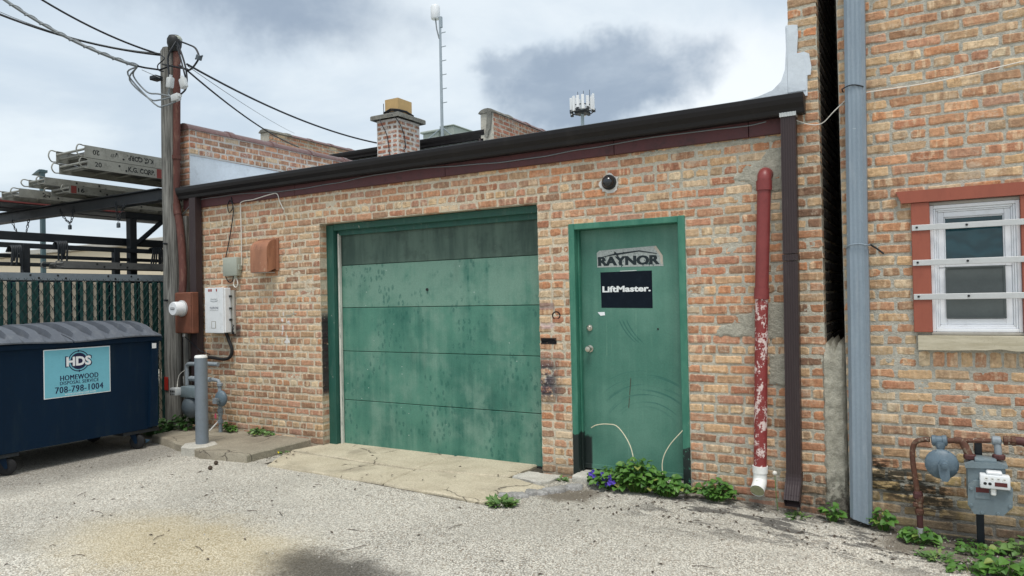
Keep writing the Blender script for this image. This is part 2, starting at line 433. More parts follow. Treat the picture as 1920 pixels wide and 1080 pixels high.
def grimy_shaded_top():  # greyish grime plus the header's shade, painted into the top panel
    m_, k, b = newmat('grimy shaded upper door paint'); p = k.pos(); x, y, z = k.sep(p)
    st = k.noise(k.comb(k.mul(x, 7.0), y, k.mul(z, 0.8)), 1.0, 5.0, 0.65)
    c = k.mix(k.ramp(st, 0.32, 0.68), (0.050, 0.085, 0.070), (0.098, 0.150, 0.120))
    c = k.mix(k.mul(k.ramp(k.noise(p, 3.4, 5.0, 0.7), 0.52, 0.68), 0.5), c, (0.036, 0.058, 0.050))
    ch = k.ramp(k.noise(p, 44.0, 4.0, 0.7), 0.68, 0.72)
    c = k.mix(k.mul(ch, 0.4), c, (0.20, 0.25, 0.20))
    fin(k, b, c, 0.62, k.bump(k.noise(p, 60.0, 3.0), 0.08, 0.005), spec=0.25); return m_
GREEN_TOP = grimy_shaded_top()
GREEN_DARK = paint('dark green frame paint', (0.020, 0.095, 0.072), 0.5, 0.25, 8.0, (0.35, 0.38, 0.33), 0.10, True, chips=(0.45, 0.44, 0.38), chipt=0.665)
def green_frame():
    m_, k, b = newmat('green steel door frame'); p = k.pos(); x, y, z = k.sep(p)
    n = k.noise(k.comb(x, y, k.mul(z, 0.3)), 9.0, 4.0, 0.65)
    c = k.mix(k.ramp(n, 0.35, 0.7), (0.030, 0.155, 0.105), (0.070, 0.225, 0.155))
    e = k.mul(k.math('SUBTRACT', k.noise(p, 14.0, 3.0), 0.5), 0.10)
    bl = k.math('MAXIMUM', k.mul(k.ramp(x, -2.4, -2.41), k.ramp(k.math('ADD', z, e), 0.40, 0.385)), k.mul(k.ramp(x, -1.9, -1.89), k.ramp(k.math('ADD', z, e), 0.36, 0.34), k.ramp(k.noise(p, 24.0, 3.0), 0.36, 0.42)))
    c = k.mix(k.mul(bl, 0.95), c, (0.010, 0.012, 0.013))
    c = k.mix(k.mul(k.ramp(k.noise(p, 60.0, 3.0, 0.7), 0.68, 0.72), 0.5), c, (0.30, 0.33, 0.28))
    fin(k, b, c, 0.5, k.bump(k.noise(p, 50.0, 3.0), 0.08, 0.004), spec=0.4)
    return m_
GREEN_FRAME = green_frame()
def green_leaf_door():
    m_, k, b = newmat('green steel door paint'); p = k.pos(); x, y, z = k.sep(p)
    st = k.noise(k.comb(k.mul(x, 16.0), y, k.mul(z, 0.5)), 1.0, 4.0, 0.6); big = k.noise(p, 1.8, 3.0, 0.6)
    c = k.mix(k.ramp(k.math('ADD', k.mul(st, 0.22), k.mul(big, 0.78)), 0.36, 0.66), (0.054, 0.172, 0.126), (0.105, 0.240, 0.182))
    dx_ = k.math('SUBTRACT', x, -2.02); dz_ = k.math('SUBTRACT', z, 0.30)
    r = k.math('SQRT', k.math('ADD', k.math('MULTIPLY', dx_, dx_), k.math('MULTIPLY', dz_, dz_)))
    arcs = k.mul(k.ramp(k.noise(k.comb(k.mul(r, 34.0), k.mul(x, 1.4), 0.0), 1.0, 3.0, 0.6), 0.52, 0.64), k.box(r, 0.34, 0.62, 0.05), k.ramp(dz_, 0.16, 0.30), k.box(x, -2.36, -1.74, 0.05))
    c = k.mix(k.mul(arcs, 0.65), c, (0.016, 0.105, 0.088))
    for c0 in (-2.235, -2.205, -2.170):              # fingers dragged through the dirt
        cx_ = k.math('SUBTRACT', x, k.math('ADD', c0, k.mul(k.math('SUBTRACT', 1.335, z), 0.35))); cq = k.math('SUBTRACT', cx_, k.mul(k.math('MULTIPLY', k.math('SUBTRACT', 1.335, z), k.math('SUBTRACT', 1.335, z)), 2.2))
        c = k.mix(k.mul(k.box(cq, -0.006, 0.006, 0.005), k.box(z, 1.16, 1.335, 0.02), 0.7), c, (0.018, 0.105, 0.085))
    drip = k.mul(k.ramp(k.noise(k.comb(k.mul(x, 46.0), y, k.mul(z, 1.2)), 1.0, 2.0), 0.66, 0.72), k.ramp(k.noise(p, 5.0, 2.0), 0.45, 0.6))
    c = k.mix(k.mul(drip, 0.35), c, (0.17, 0.32, 0.24))
    sc = k.mul(k.box(k.math('ADD', x, k.mul(z, -0.10)), -2.237, -2.230, 0.002), k.box(z, 0.60, 0.86, 0.01), k.ramp(k.noise(p, 26.0, 2.0), 0.40, 0.5))
    c = k.mix(k.mul(sc, 0.9), c, (0.05, 0.03, 0.02))
    e = k.mul(k.math('SUBTRACT', k.noise(p, 14.0, 3.0), 0.5), 0.12)
    bl = k.mul(k.ramp(x, -2.50, -2.52), k.ramp(k.math('ADD', z, e), 0.37, 0.33))
    c = k.mix(k.mul(bl, 0.95), c, (0.010, 0.012, 0.013))
    fine = k.noise(p, 110.0, 3.0, 0.6)
    c = k.mix(1.0, c, k.comb(*[k.ramp(fine, 0.25, 0.75, 0.88, 1.12, False)]*3), 'MULTIPLY')
    fin(k, b, c, 0.45, k.bump(k.math('ADD', k.mul(big, 3.0), k.mul(fine, 0.3)), 0.10, 0.01), spec=0.4)
    return m_
GREEN_LEAF = green_leaf_door()

def ground_mat():
    m_, k, b = newmat('worn aggregate asphalt'); p = k.pos(); x, y, z = k.sep(p)
    cell = k.node('ShaderNodeTexVoronoi', feature='F1'); k.put(cell.inputs['Vector'], p); cell.inputs['Scale'].default_value = 105.0
    d1 = cell.outputs['Distance']; cc = k.sep(cell.outputs['Color'])
    c2 = k.node('ShaderNodeTexVoronoi', feature='F1'); k.put(c2.inputs['Vector'], p); c2.inputs['Scale'].default_value = 46.0
    v2 = k.sep(c2.outputs['Color'])
    stone = k.mix(cc[0], (0.40, 0.385, 0.355), (0.80, 0.77, 0.71))
    stone = k.mix(k.mul(k.ramp(cc[1], 0.72, 0.9), 0.75), stone, (0.26, 0.20, 0.15))
    stone = k.mix(k.mul(k.ramp(v2[0], 0.72, 0.92), k.ramp(c2.outputs['Distance'], 0.55, 0.30)), stone, (0.74, 0.72, 0.68))
    worn = k.noise(p, 1.3, 5.0, 0.6); worn2 = k.noise(p, 9.0, 4.0, 0.65)
    gap = k.ramp(d1, 0.48, 0.80)
    c = k.mix(k.mul(gap, k.ramp(worn2, 0.3, 0.7, 0.40, 0.85)), stone, (0.11, 0.105, 0.10))
    c = k.mix(k.ramp(worn, 0.30, 0.72, 0.42, 0.0), c, (0.50, 0.48, 0.44))
    c = k.mix(1.0, c, k.comb(*[k.ramp(k.noise(p, 0.55, 3.0), 0.3, 0.7, 0.86, 1.12)]*3), 'MULTIPLY')
    wv_ = k.vmath('ADD', p, k.vmath('MULTIPLY', k.vmath('SUBTRACT', k.noise(p, 2.6, 4.0, 0.65, col=True), (0.5, 0.5, 0.5)), (0.55, 0.55, 0.0)))
    wx, wy, _ = k.sep(wv_)
    def ell(cx, cy, rx, ry, soft):
        a = k.math('DIVIDE', k.math('SUBTRACT', wx, cx), rx); b_ = k.math('DIVIDE', k.math('SUBTRACT', wy, cy), ry)
        return k.ramp(k.math('SQRT', k.math('ADD', k.math('MULTIPLY', a, a), k.math('MULTIPLY', b_, b_))), 1+soft, 1-soft)
    c = k.mix(k.mul(ell(-4.15, -2.65, 0.95, 0.50, 0.55), 0.42), c, (0.56, 0.44, 0.22))           # rusty tint
    c = k.mix(k.mul(ell(-3.02, -2.48, 0.50, 0.24, 0.5), 0.80), c, (0.045, 0.040, 0.036))         # oil
    c = k.mix(k.mul(ell(-7.4, -1.6, 0.75, 1.7, 0.4), 0.45), c, (0.085, 0.080, 0.078))            # shade under the dumpster, painted in
    soil = k.math('MAXIMUM', ell(-2.46, -0.42, 0.26, 0.20, 0.5), k.mul(k.ramp(k.math('ADD', wy, k.mul(wx, 0.35)), -0.66, -0.42), k.ramp(wx, -0.45, -0.15)))
    soil = k.math('MAXIMUM', soil, ell(-8.1, 0.0, 0.55, 0.8, 0.3))
    c = k.mix(k.mul(soil, 0.88), c, k.mix(worn2, (0.085, 0.070, 0.055), (0.22, 0.19, 0.155)))
    tar = k.mul(k.ramp(wy, -1.15, -0.45), k.ramp(x, -2.2, -1.5), k.ramp(k.noise(k.comb(k.mul(x, 0.8), k.mul(y, 1.9), 0.0), 3.6, 5.0, 0.65), 0.49, 0.57))
    c = k.mix(k.mul(tar, 0.78), c, (0.055, 0.053, 0.055))
    tar2 = k.mul(k.ramp(k.noise(k.comb(k.mul(x, 0.9), k.mul(y, 2.0), 3.0), 2.6, 5.0, 0.7), 0.66, 0.71), k.ramp(x, -4.2, -1.8))
    c = k.mix(k.mul(tar2, 0.45), c, (0.10, 0.095, 0.09))
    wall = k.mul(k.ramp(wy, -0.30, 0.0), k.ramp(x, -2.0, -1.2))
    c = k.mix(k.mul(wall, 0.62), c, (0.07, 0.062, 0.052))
    joint = k.mul(k.box(x, -5.56, -2.85, 0.01), k.ramp(k.math('ADD', y, k.mul(x, 0.075)), -1.215, -1.195))
    c = k.mix(k.mul(joint, 0.9), c, (0.055, 0.045, 0.034))
    c = k.mix(1.0, c, (1.0, 0.985, 0.925), 'MULTIPLY')
    h = k.math('ADD', k.mul(gap, -1.0), k.math('ADD', k.mul(worn2, 1.6), k.mul(cc[2], 0.5)))
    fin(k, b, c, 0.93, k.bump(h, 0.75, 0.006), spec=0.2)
    return m_
GROUND = ground_mat()
def concrete(name, a, c_, scale=4.0, crack=True):
    m_, k, b = newmat(name); p = k.pos()
    n = k.math('ADD', k.mul(k.noise(p, scale, 5.0, 0.65), 0.6), k.mul(k.noise(p, 60.0, 3.0, 0.6), 0.4))
    c = k.mix(k.ramp(n, 0.32, 0.68), a, c_)
    fine = k.vor(p, 160.0, 'Color')
    c = k.mix(1.0, c, k.comb(*[k.ramp(k.sep(fine)[0], 0.0, 1.0, 0.80, 1.12, False)]*3), 'MULTIPLY')
    c = k.mix(k.mul(k.ramp(k.noise(p, 1.9, 5.0, 0.65), 0.52, 0.70), 0.42), c, (0.15, 0.125, 0.095))
    if crack:
        wv_ = k.vmath('ADD', p, k.vmath('MULTIPLY', k.noise(p, 4.0, 4.0, col=True), (0.2, 0.2, 0.2)))
        cr = k.mul(k.ramp(k.vor(wv_, 1.3, feature='DISTANCE_TO_EDGE'), 0.010, 0.003), k.ramp(k.noise(p, 1.5, 2.0), 0.50, 0.56))
        c = k.mix(k.mul(cr, 0.8), c, (0.06, 0.05, 0.04))
    fin(k, b, c, 0.92, k.bump(k.math('ADD', k.noise(p, 150.0, 3.0), k.mul(k.noise(p, 14.0, 3.0), 1.0)), 0.35, 0.004), spec=0.2)
    return m_
CONC_YEL = concrete('sandy concrete', (0.44, 0.385, 0.28), (0.56, 0.50, 0.375))
CONC_GREY = concrete('weathered concrete', (0.25, 0.22, 0.17), (0.36, 0.325, 0.25), 2.5)
CONC_PALE = concrete('pale concrete', (0.42, 0.40, 0.35), (0.56, 0.54, 0.48), 7.0, False)
CONC_BROKEN = concrete('broken asphalt', (0.22, 0.215, 0.205), (0.42, 0.41, 0.39), 16.0, False)

def leafmat(name, a, c_):
    m_, k, b = newmat(name); p = k.pos()
    isl = k.node('ShaderNodeNewGeometry').outputs['Random Per Island']
    c = k.mix(k.math('ADD', k.mul(isl, 0.7), k.mul(k.noise(p, 40.0, 3.0, 0.6), 0.4)), a, c_)
    c = k.mix(k.mul(k.ramp(isl, 0.93, 0.95), 0.6), c, (0.30, 0.27, 0.08))
    fin(k, b, c, 0.5, None, spec=0.35)
    b.inputs['Subsurface Weight'].default_value = 0.0
    return m_
LEAF = leafmat('violet leaves', (0.025, 0.085, 0.014), (0.105, 0.225, 0.036))
LEAF2 = leafmat('dark weed leaves', (0.022, 0.065, 0.018), (0.065, 0.150, 0.035))
LEAF3 = leafmat('dandelion leaves', (0.050, 0.120, 0.030), (0.150, 0.250, 0.070))
PETAL = paint('violet petals', (0.10, 0.06, 0.42), 0.6)
YELLOW = paint('yellow petals', (0.80, 0.62, 0.02), 0.6)
DRY = paint('dry stalk', (0.62, 0.58, 0.42), 0.8)
DEBRIS = paint('dead leaf litter', (0.075, 0.055, 0.04), 0.9, 0.4, 20)
STONE = paint('loose grit', (0.42, 0.40, 0.36), 0.9, 0.4, 30)

BROWN = paint('dark brown aluminium', (0.011, 0.0095, 0.010), 0.42, 0.15, 3.0, (0.030, 0.027, 0.025), 0.3, True, spec=0.28)
DSBROWN = paint('brown downspout enamel', (0.040, 0.027, 0.028), 0.42, 0.14, 4.0, (0.085, 0.07, 0.066), 0.35, True, spec=0.35)
FASCIA = paint('oxblood fascia paint', (0.085, 0.028, 0.030), 0.6, 0.25, 5.0, (0.03, 0.015, 0.015), 0.5)
GALV = paint('pale blue galvanised metal', (0.245, 0.300, 0.350), 0.45, 0.16, 7.0, (0.36, 0.40, 0.44), 0.45, True, metal=0.25, chips=(0.56, 0.60, 0.63), chipt=0.665)
REDPVC = paint('flaking red pipe paint', (0.235, 0.036, 0.034), 0.5, 0.2, 8.0, chips=(0.68, 0.55, 0.51), chipt=0.535)
REDPVC_T = paint('red pipe paint', (0.215, 0.042, 0.040), 0.42, 0.15, 8.0, (0.12, 0.02, 0.02), 0.3)
PVC = paint('white pvc', (0.80, 0.80, 0.77), 0.35, 0.06, 8.0, (0.45, 0.42, 0.33), 0.25)
PVC_IN = paint('mossy pvc inside', (0.30, 0.31, 0.18), 0.7, 0.4, 20)
MEMBRANE = paint('white roof membrane', (0.60, 0.655, 0.71), 0.5, 0.14, 3.5, (0.40, 0.43, 0.46), 0.45, bump=0.4)
BOLLARD = paint('grey bollard plastic', (0.175, 0.205, 0.235), 0.5, 0.10, 6.0, (0.12, 0.13, 0.14), 0.3)
WHITE = paint('white paint', (0.74, 0.76, 0.77), 0.4, 0.08, 6.0, (0.50, 0.50, 0.48), 0.35)
VINYL = paint('white vinyl', (0.78, 0.80, 0.83), 0.35, 0.05, 6.0, (0.55, 0.56, 0.56), 0.3)
GREYBOX = paint('grey green plastic', (0.36, 0.38, 0.32), 0.5, 0.08, 6.0, (0.24, 0.25, 0.21), 0.3)
PLATE = paint('grey steel backplate', (0.36, 0.345, 0.31), 0.5, 0.15, 6.0, (0.2, 0.18, 0.16), 0.4)
BLACK = paint('black paint', (0.010, 0.011, 0.013), 0.5, 0.2)
RUBBER = paint('black rubber', (0.012, 0.012, 0.013), 0.75, 0.2, 9, (0.06, 0.055, 0.05), 0.4)
RUSTBOX = paint('rusty brown enclosure paint', (0.165, 0.060, 0.034), 0.7, 0.3, 7.0, (0.09, 0.035, 0.02), 0.5, chips=(0.42, 0.30, 0.24), chipt=0.72)
VENT = paint('rust brown vent paint', (0.33, 0.150, 0.085), 0.6, 0.3, 8.0, (0.17, 0.075, 0.045), 0.7, True, chips=(0.44, 0.27, 0.18), chipt=0.63)
CONDUIT = paint('rust red conduit', (0.098, 0.034, 0.026), 0.75, 0.4, 9.0, (0.26, 0.15, 0.11), 0.5, True, chips=(0.05, 0.025, 0.02), chipt=0.62)
RUSTPIPE = paint('rusty gas pipe', (0.105, 0.045, 0.028), 0.75, 0.35, 14.0, (0.36, 0.30, 0.21), 0.6, chips=(0.42, 0.39, 0.32), chipt=0.62)
MAROON = paint('maroon pipe paint', (0.085, 0.030, 0.028), 0.6, 0.2)
METER = paint('blue grey meter paint', (0.150, 0.195, 0.215), 0.45, 0.16, 9.0, (0.30, 0.34, 0.35), 0.35, spec=0.5)
METER_D = paint('dark meter paint', (0.070, 0.090, 0.105), 0.45, 0.2, 9.0, (0.16, 0.18, 0.19), 0.3)
REGUL = paint('regulator paint', (0.105, 0.150, 0.185), 0.45, 0.25, 9.0, (0.24, 0.29, 0.32), 0.5, spec=0.4)
PIPEGREY = paint('painted grey pipe', (0.23, 0.265, 0.29), 0.5, 0.15, 10.0, (0.10, 0.11, 0.12), 0.35)
CHROME = paint('worn brass and chrome', (0.52, 0.49, 0.42), 0.28, 0.15, 12.0, metal=0.9)
ALU = paint('bare aluminium bar', (0.55, 0.56, 0.555), 0.42, 0.08, 9.0, (0.42, 0.42, 0.41), 0.3, metal=0.3)
PLANKAL = paint('oxidised aluminium', (0.31, 0.31, 0.275), 0.5, 0.28, 6.0, (0.13, 0.128, 0.11), 0.6, metal=0.3)
PLANKUN = paint('dirty aluminium deck', (0.13, 0.13, 0.125), 0.6, 0.3, 5.0, (0.05, 0.05, 0.05), 0.5, metal=0.2)
STEEL = paint('black steel', (0.014, 0.018, 0.022), 0.55, 0.25, 6.0, (0.045, 0.04, 0.038), 0.4)
TRIMRED = paint('red cedar trim', (0.300, 0.085, 0.052), 0.55, 0.14, 14.0, (0.22, 0.055, 0.035), 0.35, True)
REDPLANK = paint('red plank paint', (0.20, 0.042, 0.036), 0.6, 0.25)
NAVY = paint('navy dumpster enamel', (0.0025, 0.014, 0.034), 0.6, 0.22, 3.0, (0.016, 0.030, 0.040), 0.40, True, spec=0.14, chips=(0.055, 0.075, 0.085), chipt=0.735)
LID = paint('grey dumpster lid', (0.100, 0.112, 0.132), 0.5, 0.15, 5.0, (0.20, 0.21, 0.22), 0.35)
CYAN = paint('light blue sign', (0.175, 0.48, 0.585), 0.45, 0.05, 9.0, (0.10, 0.30, 0.36), 0.15)
INK = paint('navy ink', (0.008, 0.012, 0.055), 0.5, 0.05)
INKW = paint('white ink', (0.80, 0.82, 0.84), 0.5, 0.04)
INKK = paint('black ink', (0.014, 0.015, 0.015), 0.55, 0.1)
STICKBLK = paint('black vinyl sticker', (0.004, 0.008, 0.015), 0.5, 0.2, 9.0, (0.012, 0.02, 0.03), 0.4, spec=0.12)
STICKWORN = paint('flaking white ink', (0.74, 0.76, 0.76), 0.6, 0.1, 20.0, chips=(0.010, 0.014, 0.022), chipt=0.61)
RAYB = paint('scraped silver sticker', (0.40, 0.43, 0.41), 0.6, 0.35, 60.0, (0.05, 0.10, 0.09), 0.8, chips=(0.035, 0.075, 0.070), chipt=0.60)
RAYT = paint('faded dark lettering', (0.010, 0.020, 0.024), 0.6, 0.3, 30.0)
PEEL = paint('peeling sticker paper', (0.50, 0.45, 0.37), 0.8, 0.2, 20)
WOODPOLE = None
def wood(name, a, c_):
    m_, k, b = newmat(name); p = k.pos(); x, y, z = k.sep(p)
    g = k.noise(k.comb(k.mul(x, 60.0), k.mul(y, 60.0), k.mul(z, 2.2)), 1.0, 5.0, 0.65, 0.3)
    c = k.mix(k.ramp(g, 0.32, 0.68), a, c_)
    cr = k.ramp(k.noise(k.comb(k.mul(x, 26.0), k.mul(y, 26.0), k.mul(z, 0.8)), 1.0, 3.0, 0.6), 0.62, 0.68)
    c = k.mix(k.mul(cr, 0.8), c, (0.02, 0.018, 0.015))
    fin(k, b, c, 0.9, k.bump(k.math('ADD', g, k.mul(cr, -1.0)), 0.6, 0.008), spec=0.15)
    return m_
WOODPOLE = wood('weathered pole timber', (0.085, 0.083, 0.075), (0.26, 0.255, 0.235))
SILL = wood('limestone sill', (0.46, 0.415, 0.31), (0.56, 0.51, 0.40))
def sillmat():
    m_, k, b = newmat('sandstone sill'); p = k.pos(); x, y, z = k.sep(p)
    g = k.noise(k.comb(k.math('ADD', k.mul(x, 4.0), k.mul(z, 7.0)), y, k.mul(z, 30.0)), 1.0, 4.0, 0.6)
    c = k.mix(k.ramp(g, 0.3, 0.7), (0.42, 0.375, 0.27), (0.56, 0.51, 0.39))
    c = k.mix(k.mul(k.ramp(k.noise(p, 90.0, 2.0), 0.6, 0.7), 0.3), c, (0.25, 0.21, 0.15))
    fin(k, b, c, 0.9, k.bump(k.noise(p, 60.0, 4.0), 0.3, 0.004), spec=0.15); return m_
SILL = sillmat()
FLUE = paint('tan clay flue', (0.48, 0.32, 0.14), 0.75, 0.15, 10.0, (0.38, 0.25, 0.11), 0.3)
CAPSTONE = concrete('sooty concrete cap', (0.10, 0.10, 0.09), (0.26, 0.25, 0.215), 9.0, False)
COPING = paint('glazed clay coping', (0.150, 0.085, 0.078), 0.4, 0.25, 8.0, (0.28, 0.24, 0.22), 0.45)
CABLE = paint('black cable', (0.010, 0.012, 0.016), 0.55)
CABLEG = paint('grey cable', (0.17, 0.19, 0.20), 0.5, 0.1)
CABLEW = paint('white cable', (0.66, 0.64, 0.58), 0.5, 0.1)
CONN = paint('insulator cover', (0.50, 0.52, 0.52), 0.5, 0.1, 9, (0.3, 0.31, 0.31), 0.4)
MASTM = paint('galvanised mast', (0.34, 0.39, 0.42), 0.45, 0.1, metal=0.3)
TOWERM = paint('tower steel', (0.30, 0.37, 0.40), 0.6)
SLATG = paint('dark green fence slat', (0.008, 0.058, 0.052), 0.45, 0.3, 5.0, (0.02, 0.10, 0.09), 0.4, True)
SLATT = paint('tan fence slat', (0.46, 0.40, 0.31), 0.5, 0.12, 5.0, (0.30, 0.26, 0.2), 0.3, True)
LINKG = paint('green chain link', (0.020, 0.034, 0.032), 0.45, 0.2, metal=0.3)
TEALPOST = paint('teal lamp post', (0.06, 0.10, 0.11), 0.5)
BEIGE = paint('beige cladding', (0.55, 0.48, 0.36), 0.8, 0.05)
HVAC = paint('pale hvac housing', (0.36, 0.40, 0.36), 0.6, 0.1, 4)
SCREEN = paint('grey screen mesh', (0.085, 0.10, 0.10), 0.7, 0.2, 6.0)
def glass(name, col):
    m_, k, b = newmat(name); p = k.pos(); x, y, z = k.sep(p)
    wv_ = k.node('ShaderNodeTexWave', wave_type='BANDS'); wv_.bands_direction = 'Z'
    k.put(wv_.inputs['Vector'], k.comb(k.mul(x, 0.7), y, z)); wv_.inputs['Scale'].default_value = 3.2; wv_.inputs['Distortion'].default_value = 9.0; wv_.inputs['Detail Scale'].default_value = 2.2
    c = k.mix(k.mul(wv_.outputs['Fac'], 0.55), col, tuple(v*1.9 for v in col))
    fin(k, b, c, 0.08, k.bump(wv_.outputs['Fac'], 0.05, 0.01), spec=0.6); return m_
GLASS = glass('curtained dark glass', (0.010, 0.040, 0.050))
DOME = paint('smoked dome', (0.012, 0.014, 0.017), 0.08, 0.1, spec=0.7)
CAULK = paint('white caulk', (0.62, 0.61, 0.58), 0.7, 0.15, 20)
REDTAPE = paint('red reflector', (0.32, 0.025, 0.018), 0.35, 0.1)
PINK = paint('pink tag', (0.60, 0.10, 0.16), 0.6)
GAP_SHADE = paint('gap-shaded old brick', (0.022, 0.017, 0.014), 0.95, 0.5, 12)  # old brick with the narrow gap's shade painted into its colour
BLUELIT = paint('blue plastic scrap', (0.20, 0.38, 0.55), 0.5)
LINERED = paint('red warning label', (0.10, 0.02, 0.02), 0.5)
# ------------------------------------------------------------------ ground
def gz(x, y):
    t = min(max((x+1.6)/1.6, 0), 1); t = t*t*(3-2*t)
    return -0.07*t + 0.010*math.sin(1.7*x+0.6)*math.sin(1.3*y+1.1)*(1 if y < -0.9 else max(0, -y/0.9))
xs = [-400, -150, -60, -30, -18, -13]+[-10+0.2*i for i in range(66)]+[4, 8, 16, 40, 120, 400]
ys = [-200, -60, -25, -12, -8]+[-6+0.2*i for i in range(36)]+[2, 4, 8, 15, 30, 60, 150, 500]
mb = MB(); nx, ny = len(xs), len(ys)
mb.v = [(x, y, gz(x, y)) for y in ys for x in xs]
mb.f = [(j*nx+i, j*nx+i+1, (j+1)*nx+i+1, (j+1)*nx+i) for j in range(ny-1) for i in range(nx-1)]
mb.mi = [0]*len(mb.f)
ground = mb.build('ground', GROUND, None, 60); tag(ground, kind='structure')
ground['label'] = 'pale worn aggregate asphalt of the rear parking lot'

def lumpy_slab(poly, z0, z1, jag=0.012, seg=7, rng=random.Random(3)):
    pts = []
    for i in range(len(poly)):
        a, b = Vector(poly[i]), Vector(poly[(i+1) % len(poly)])
        for j in range(seg):
            p = a.lerp(b, j/seg)
            if j: p += Vector((rng.uniform(-jag, jag), rng.uniform(-jag, jag)))
            pts.append(p)
    mb_ = MB(); n = len(pts); c = sum(pts, Vector((0, 0)))/n
    top = [(p.x, p.y, z1-0.012) for p in pts]; ins = [((p+(c-p).normalized()*0.014).x, (p+(c-p).normalized()*0.014).y, z1) for p in pts]
    bot = [(p.x, p.y, z0) for p in pts]
    fs = [(i, (i+1) % n, n+(i+1) % n, n+i) for i in range(n)]+[(n+i, n+(i+1) % n, 2*n+(i+1) % n, 2*n+i) for i in range(n)]+[tuple(range(2*n, 3*n))]
    mb_.add(bot+top+ins, fs); return mb_
apron = thing('concrete_apron', 'sandy cracked concrete apron in front of the green overhead door', 'apron', (-4.3, -0.4, 0))
for poly, zt in (([(-5.72, -0.335), (-5.44, -0.845), (-3.990, -0.885), (-4.030, -0.415)], 0.020),
                 ([(-4.012, -0.417), (-3.968, -0.890), (-2.91, -0.98), (-2.70, -0.40), (-3.05, -0.285)], 0.024),
                 ([(-5.555, 0.30), (-5.70, -0.31), (-4.040, -0.400), (-4.00, 0.30)], 0.027),
                 ([(-3.985, 0.30), (-4.022, -0.400), (-3.13, -0.275), (-3.10, 0.30)], 0.029),
                 ([(-3.06, -0.05), (-3.10, -0.245), (-2.77, -0.335), (-2.72, -0.06)], 0.034)):
    lumpy_slab(poly, -0.05, zt, 0.010).build('slab', CONC_YEL if zt < 0.03 else CONC_PALE, apron, 40)
tag(apron, kind='structure')
pad = thing('concrete_pad', 'raised grey concrete pad under the gas meter and bollard', 'pad', (-6.7, -0.4, 0))
lumpy_slab([(-5.742, 0.05), (-5.735, -0.835), (-6.34, -0.915), (-7.62, -0.60), (-7.70, 0.05)], -0.06, 0.080, 0.012, 9).build('slab', CONC_GREY, pad, 40)
lumpy_slab([(-6.42, -0.79), (-6.50, -0.90), (-6.66, -0.90), (-6.77, -0.79), (-6.74, -0.62), (-6.56, -0.56), (-6.44, -0.64)], -0.04, 0.092, 0.010, 4).build('collar', CONC_PALE, pad, 40)
tag(pad, kind='structure')
rng = random.Random(11)
for i in range(9):                                # ridge of broken asphalt beside the apron
    t = i/8; c = Vector((-2.86+0.36*t+rng.uniform(-.02, .02), -0.78+0.50*t+rng.uniform(-.02, .02)))
    poly = [(c.x+rng.uniform(.05, .085)*math.cos(a), c.y+rng.uniform(.04, .075)*math.sin(a)) for a in [k*math.pi/3.5 for k in range(7)]]
    o = lumpy_slab(poly, -0.03, 0.022+rng.uniform(0, .018), 0.010, 3, rng).build('chunk', CONC_BROKEN, apron, 50)

# ------------------------------------------------------------------ bricks
def brick_mesh(name, L, H, seed, depth=0.10, N=None):
    r = random.Random(seed); c = 0.0095; j = lambda s=0.0034: r.uniform(-s, s)
    cut = [r.uniform(.003, .010) for _ in range(4)]
    if r.random() < .25: cut[r.randrange(4)] = r.uniform(.012, .022)
    a, b = L/2, H/2
    pts = [(-a+cut[0]*1.3, -b), (j(.04)*L, -b+j()), (a-cut[1]*1.3, -b), (a, -b+cut[1]), (a, b-cut[2]), (a-cut[2]*1.3, b), (j(.04)*L, b+j()), (-a+cut[3]*1.3, b), (-a, b-cut[3]), (-a, -b+cut[0])]
    pts = [(p[0]+j(), p[1]+j()) for p in pts]; n = len(pts)
    ins = [(p[0]*(1-2*c/L)+j(.001), p[1]*(1-2*c/H)+j(.001)) for p in pts]
    v = [(p[0], r.uniform(-.0022, .0008), p[1]) for p in ins]+[(p[0], 0.0020+r.uniform(0, .002), p[1]) for p in pts]+[(p[0], depth, p[1]) for p in pts]
    f = [tuple(range(n))]+[(i, n+i, n+(i+1) % n, (i+1) % n) for i in range(n)]+[(n+i, 2*n+i, 2*n+(i+1) % n, n+(i+1) % n) for i in range(n)]
    me = bpy.data.meshes.new(name); me.from_pydata(v, [], f); me.materials.append(BRICK_O)
    me.attributes.new('rim', 'FLOAT', 'POINT').data.foreach_set('value', [0.0]*n+[1.0]*n+[0.15]*n); me.update()
    return me
STR = [brick_mesh('stretcher', 0.200, 0.062, 100+i) for i in range(26)]
HDR = [brick_mesh('header', 0.096, 0.062, 300+i) for i in range(16)]
SOL = [brick_mesh('rowlock', 0.064, 0.098, 500+i) for i in range(8)]

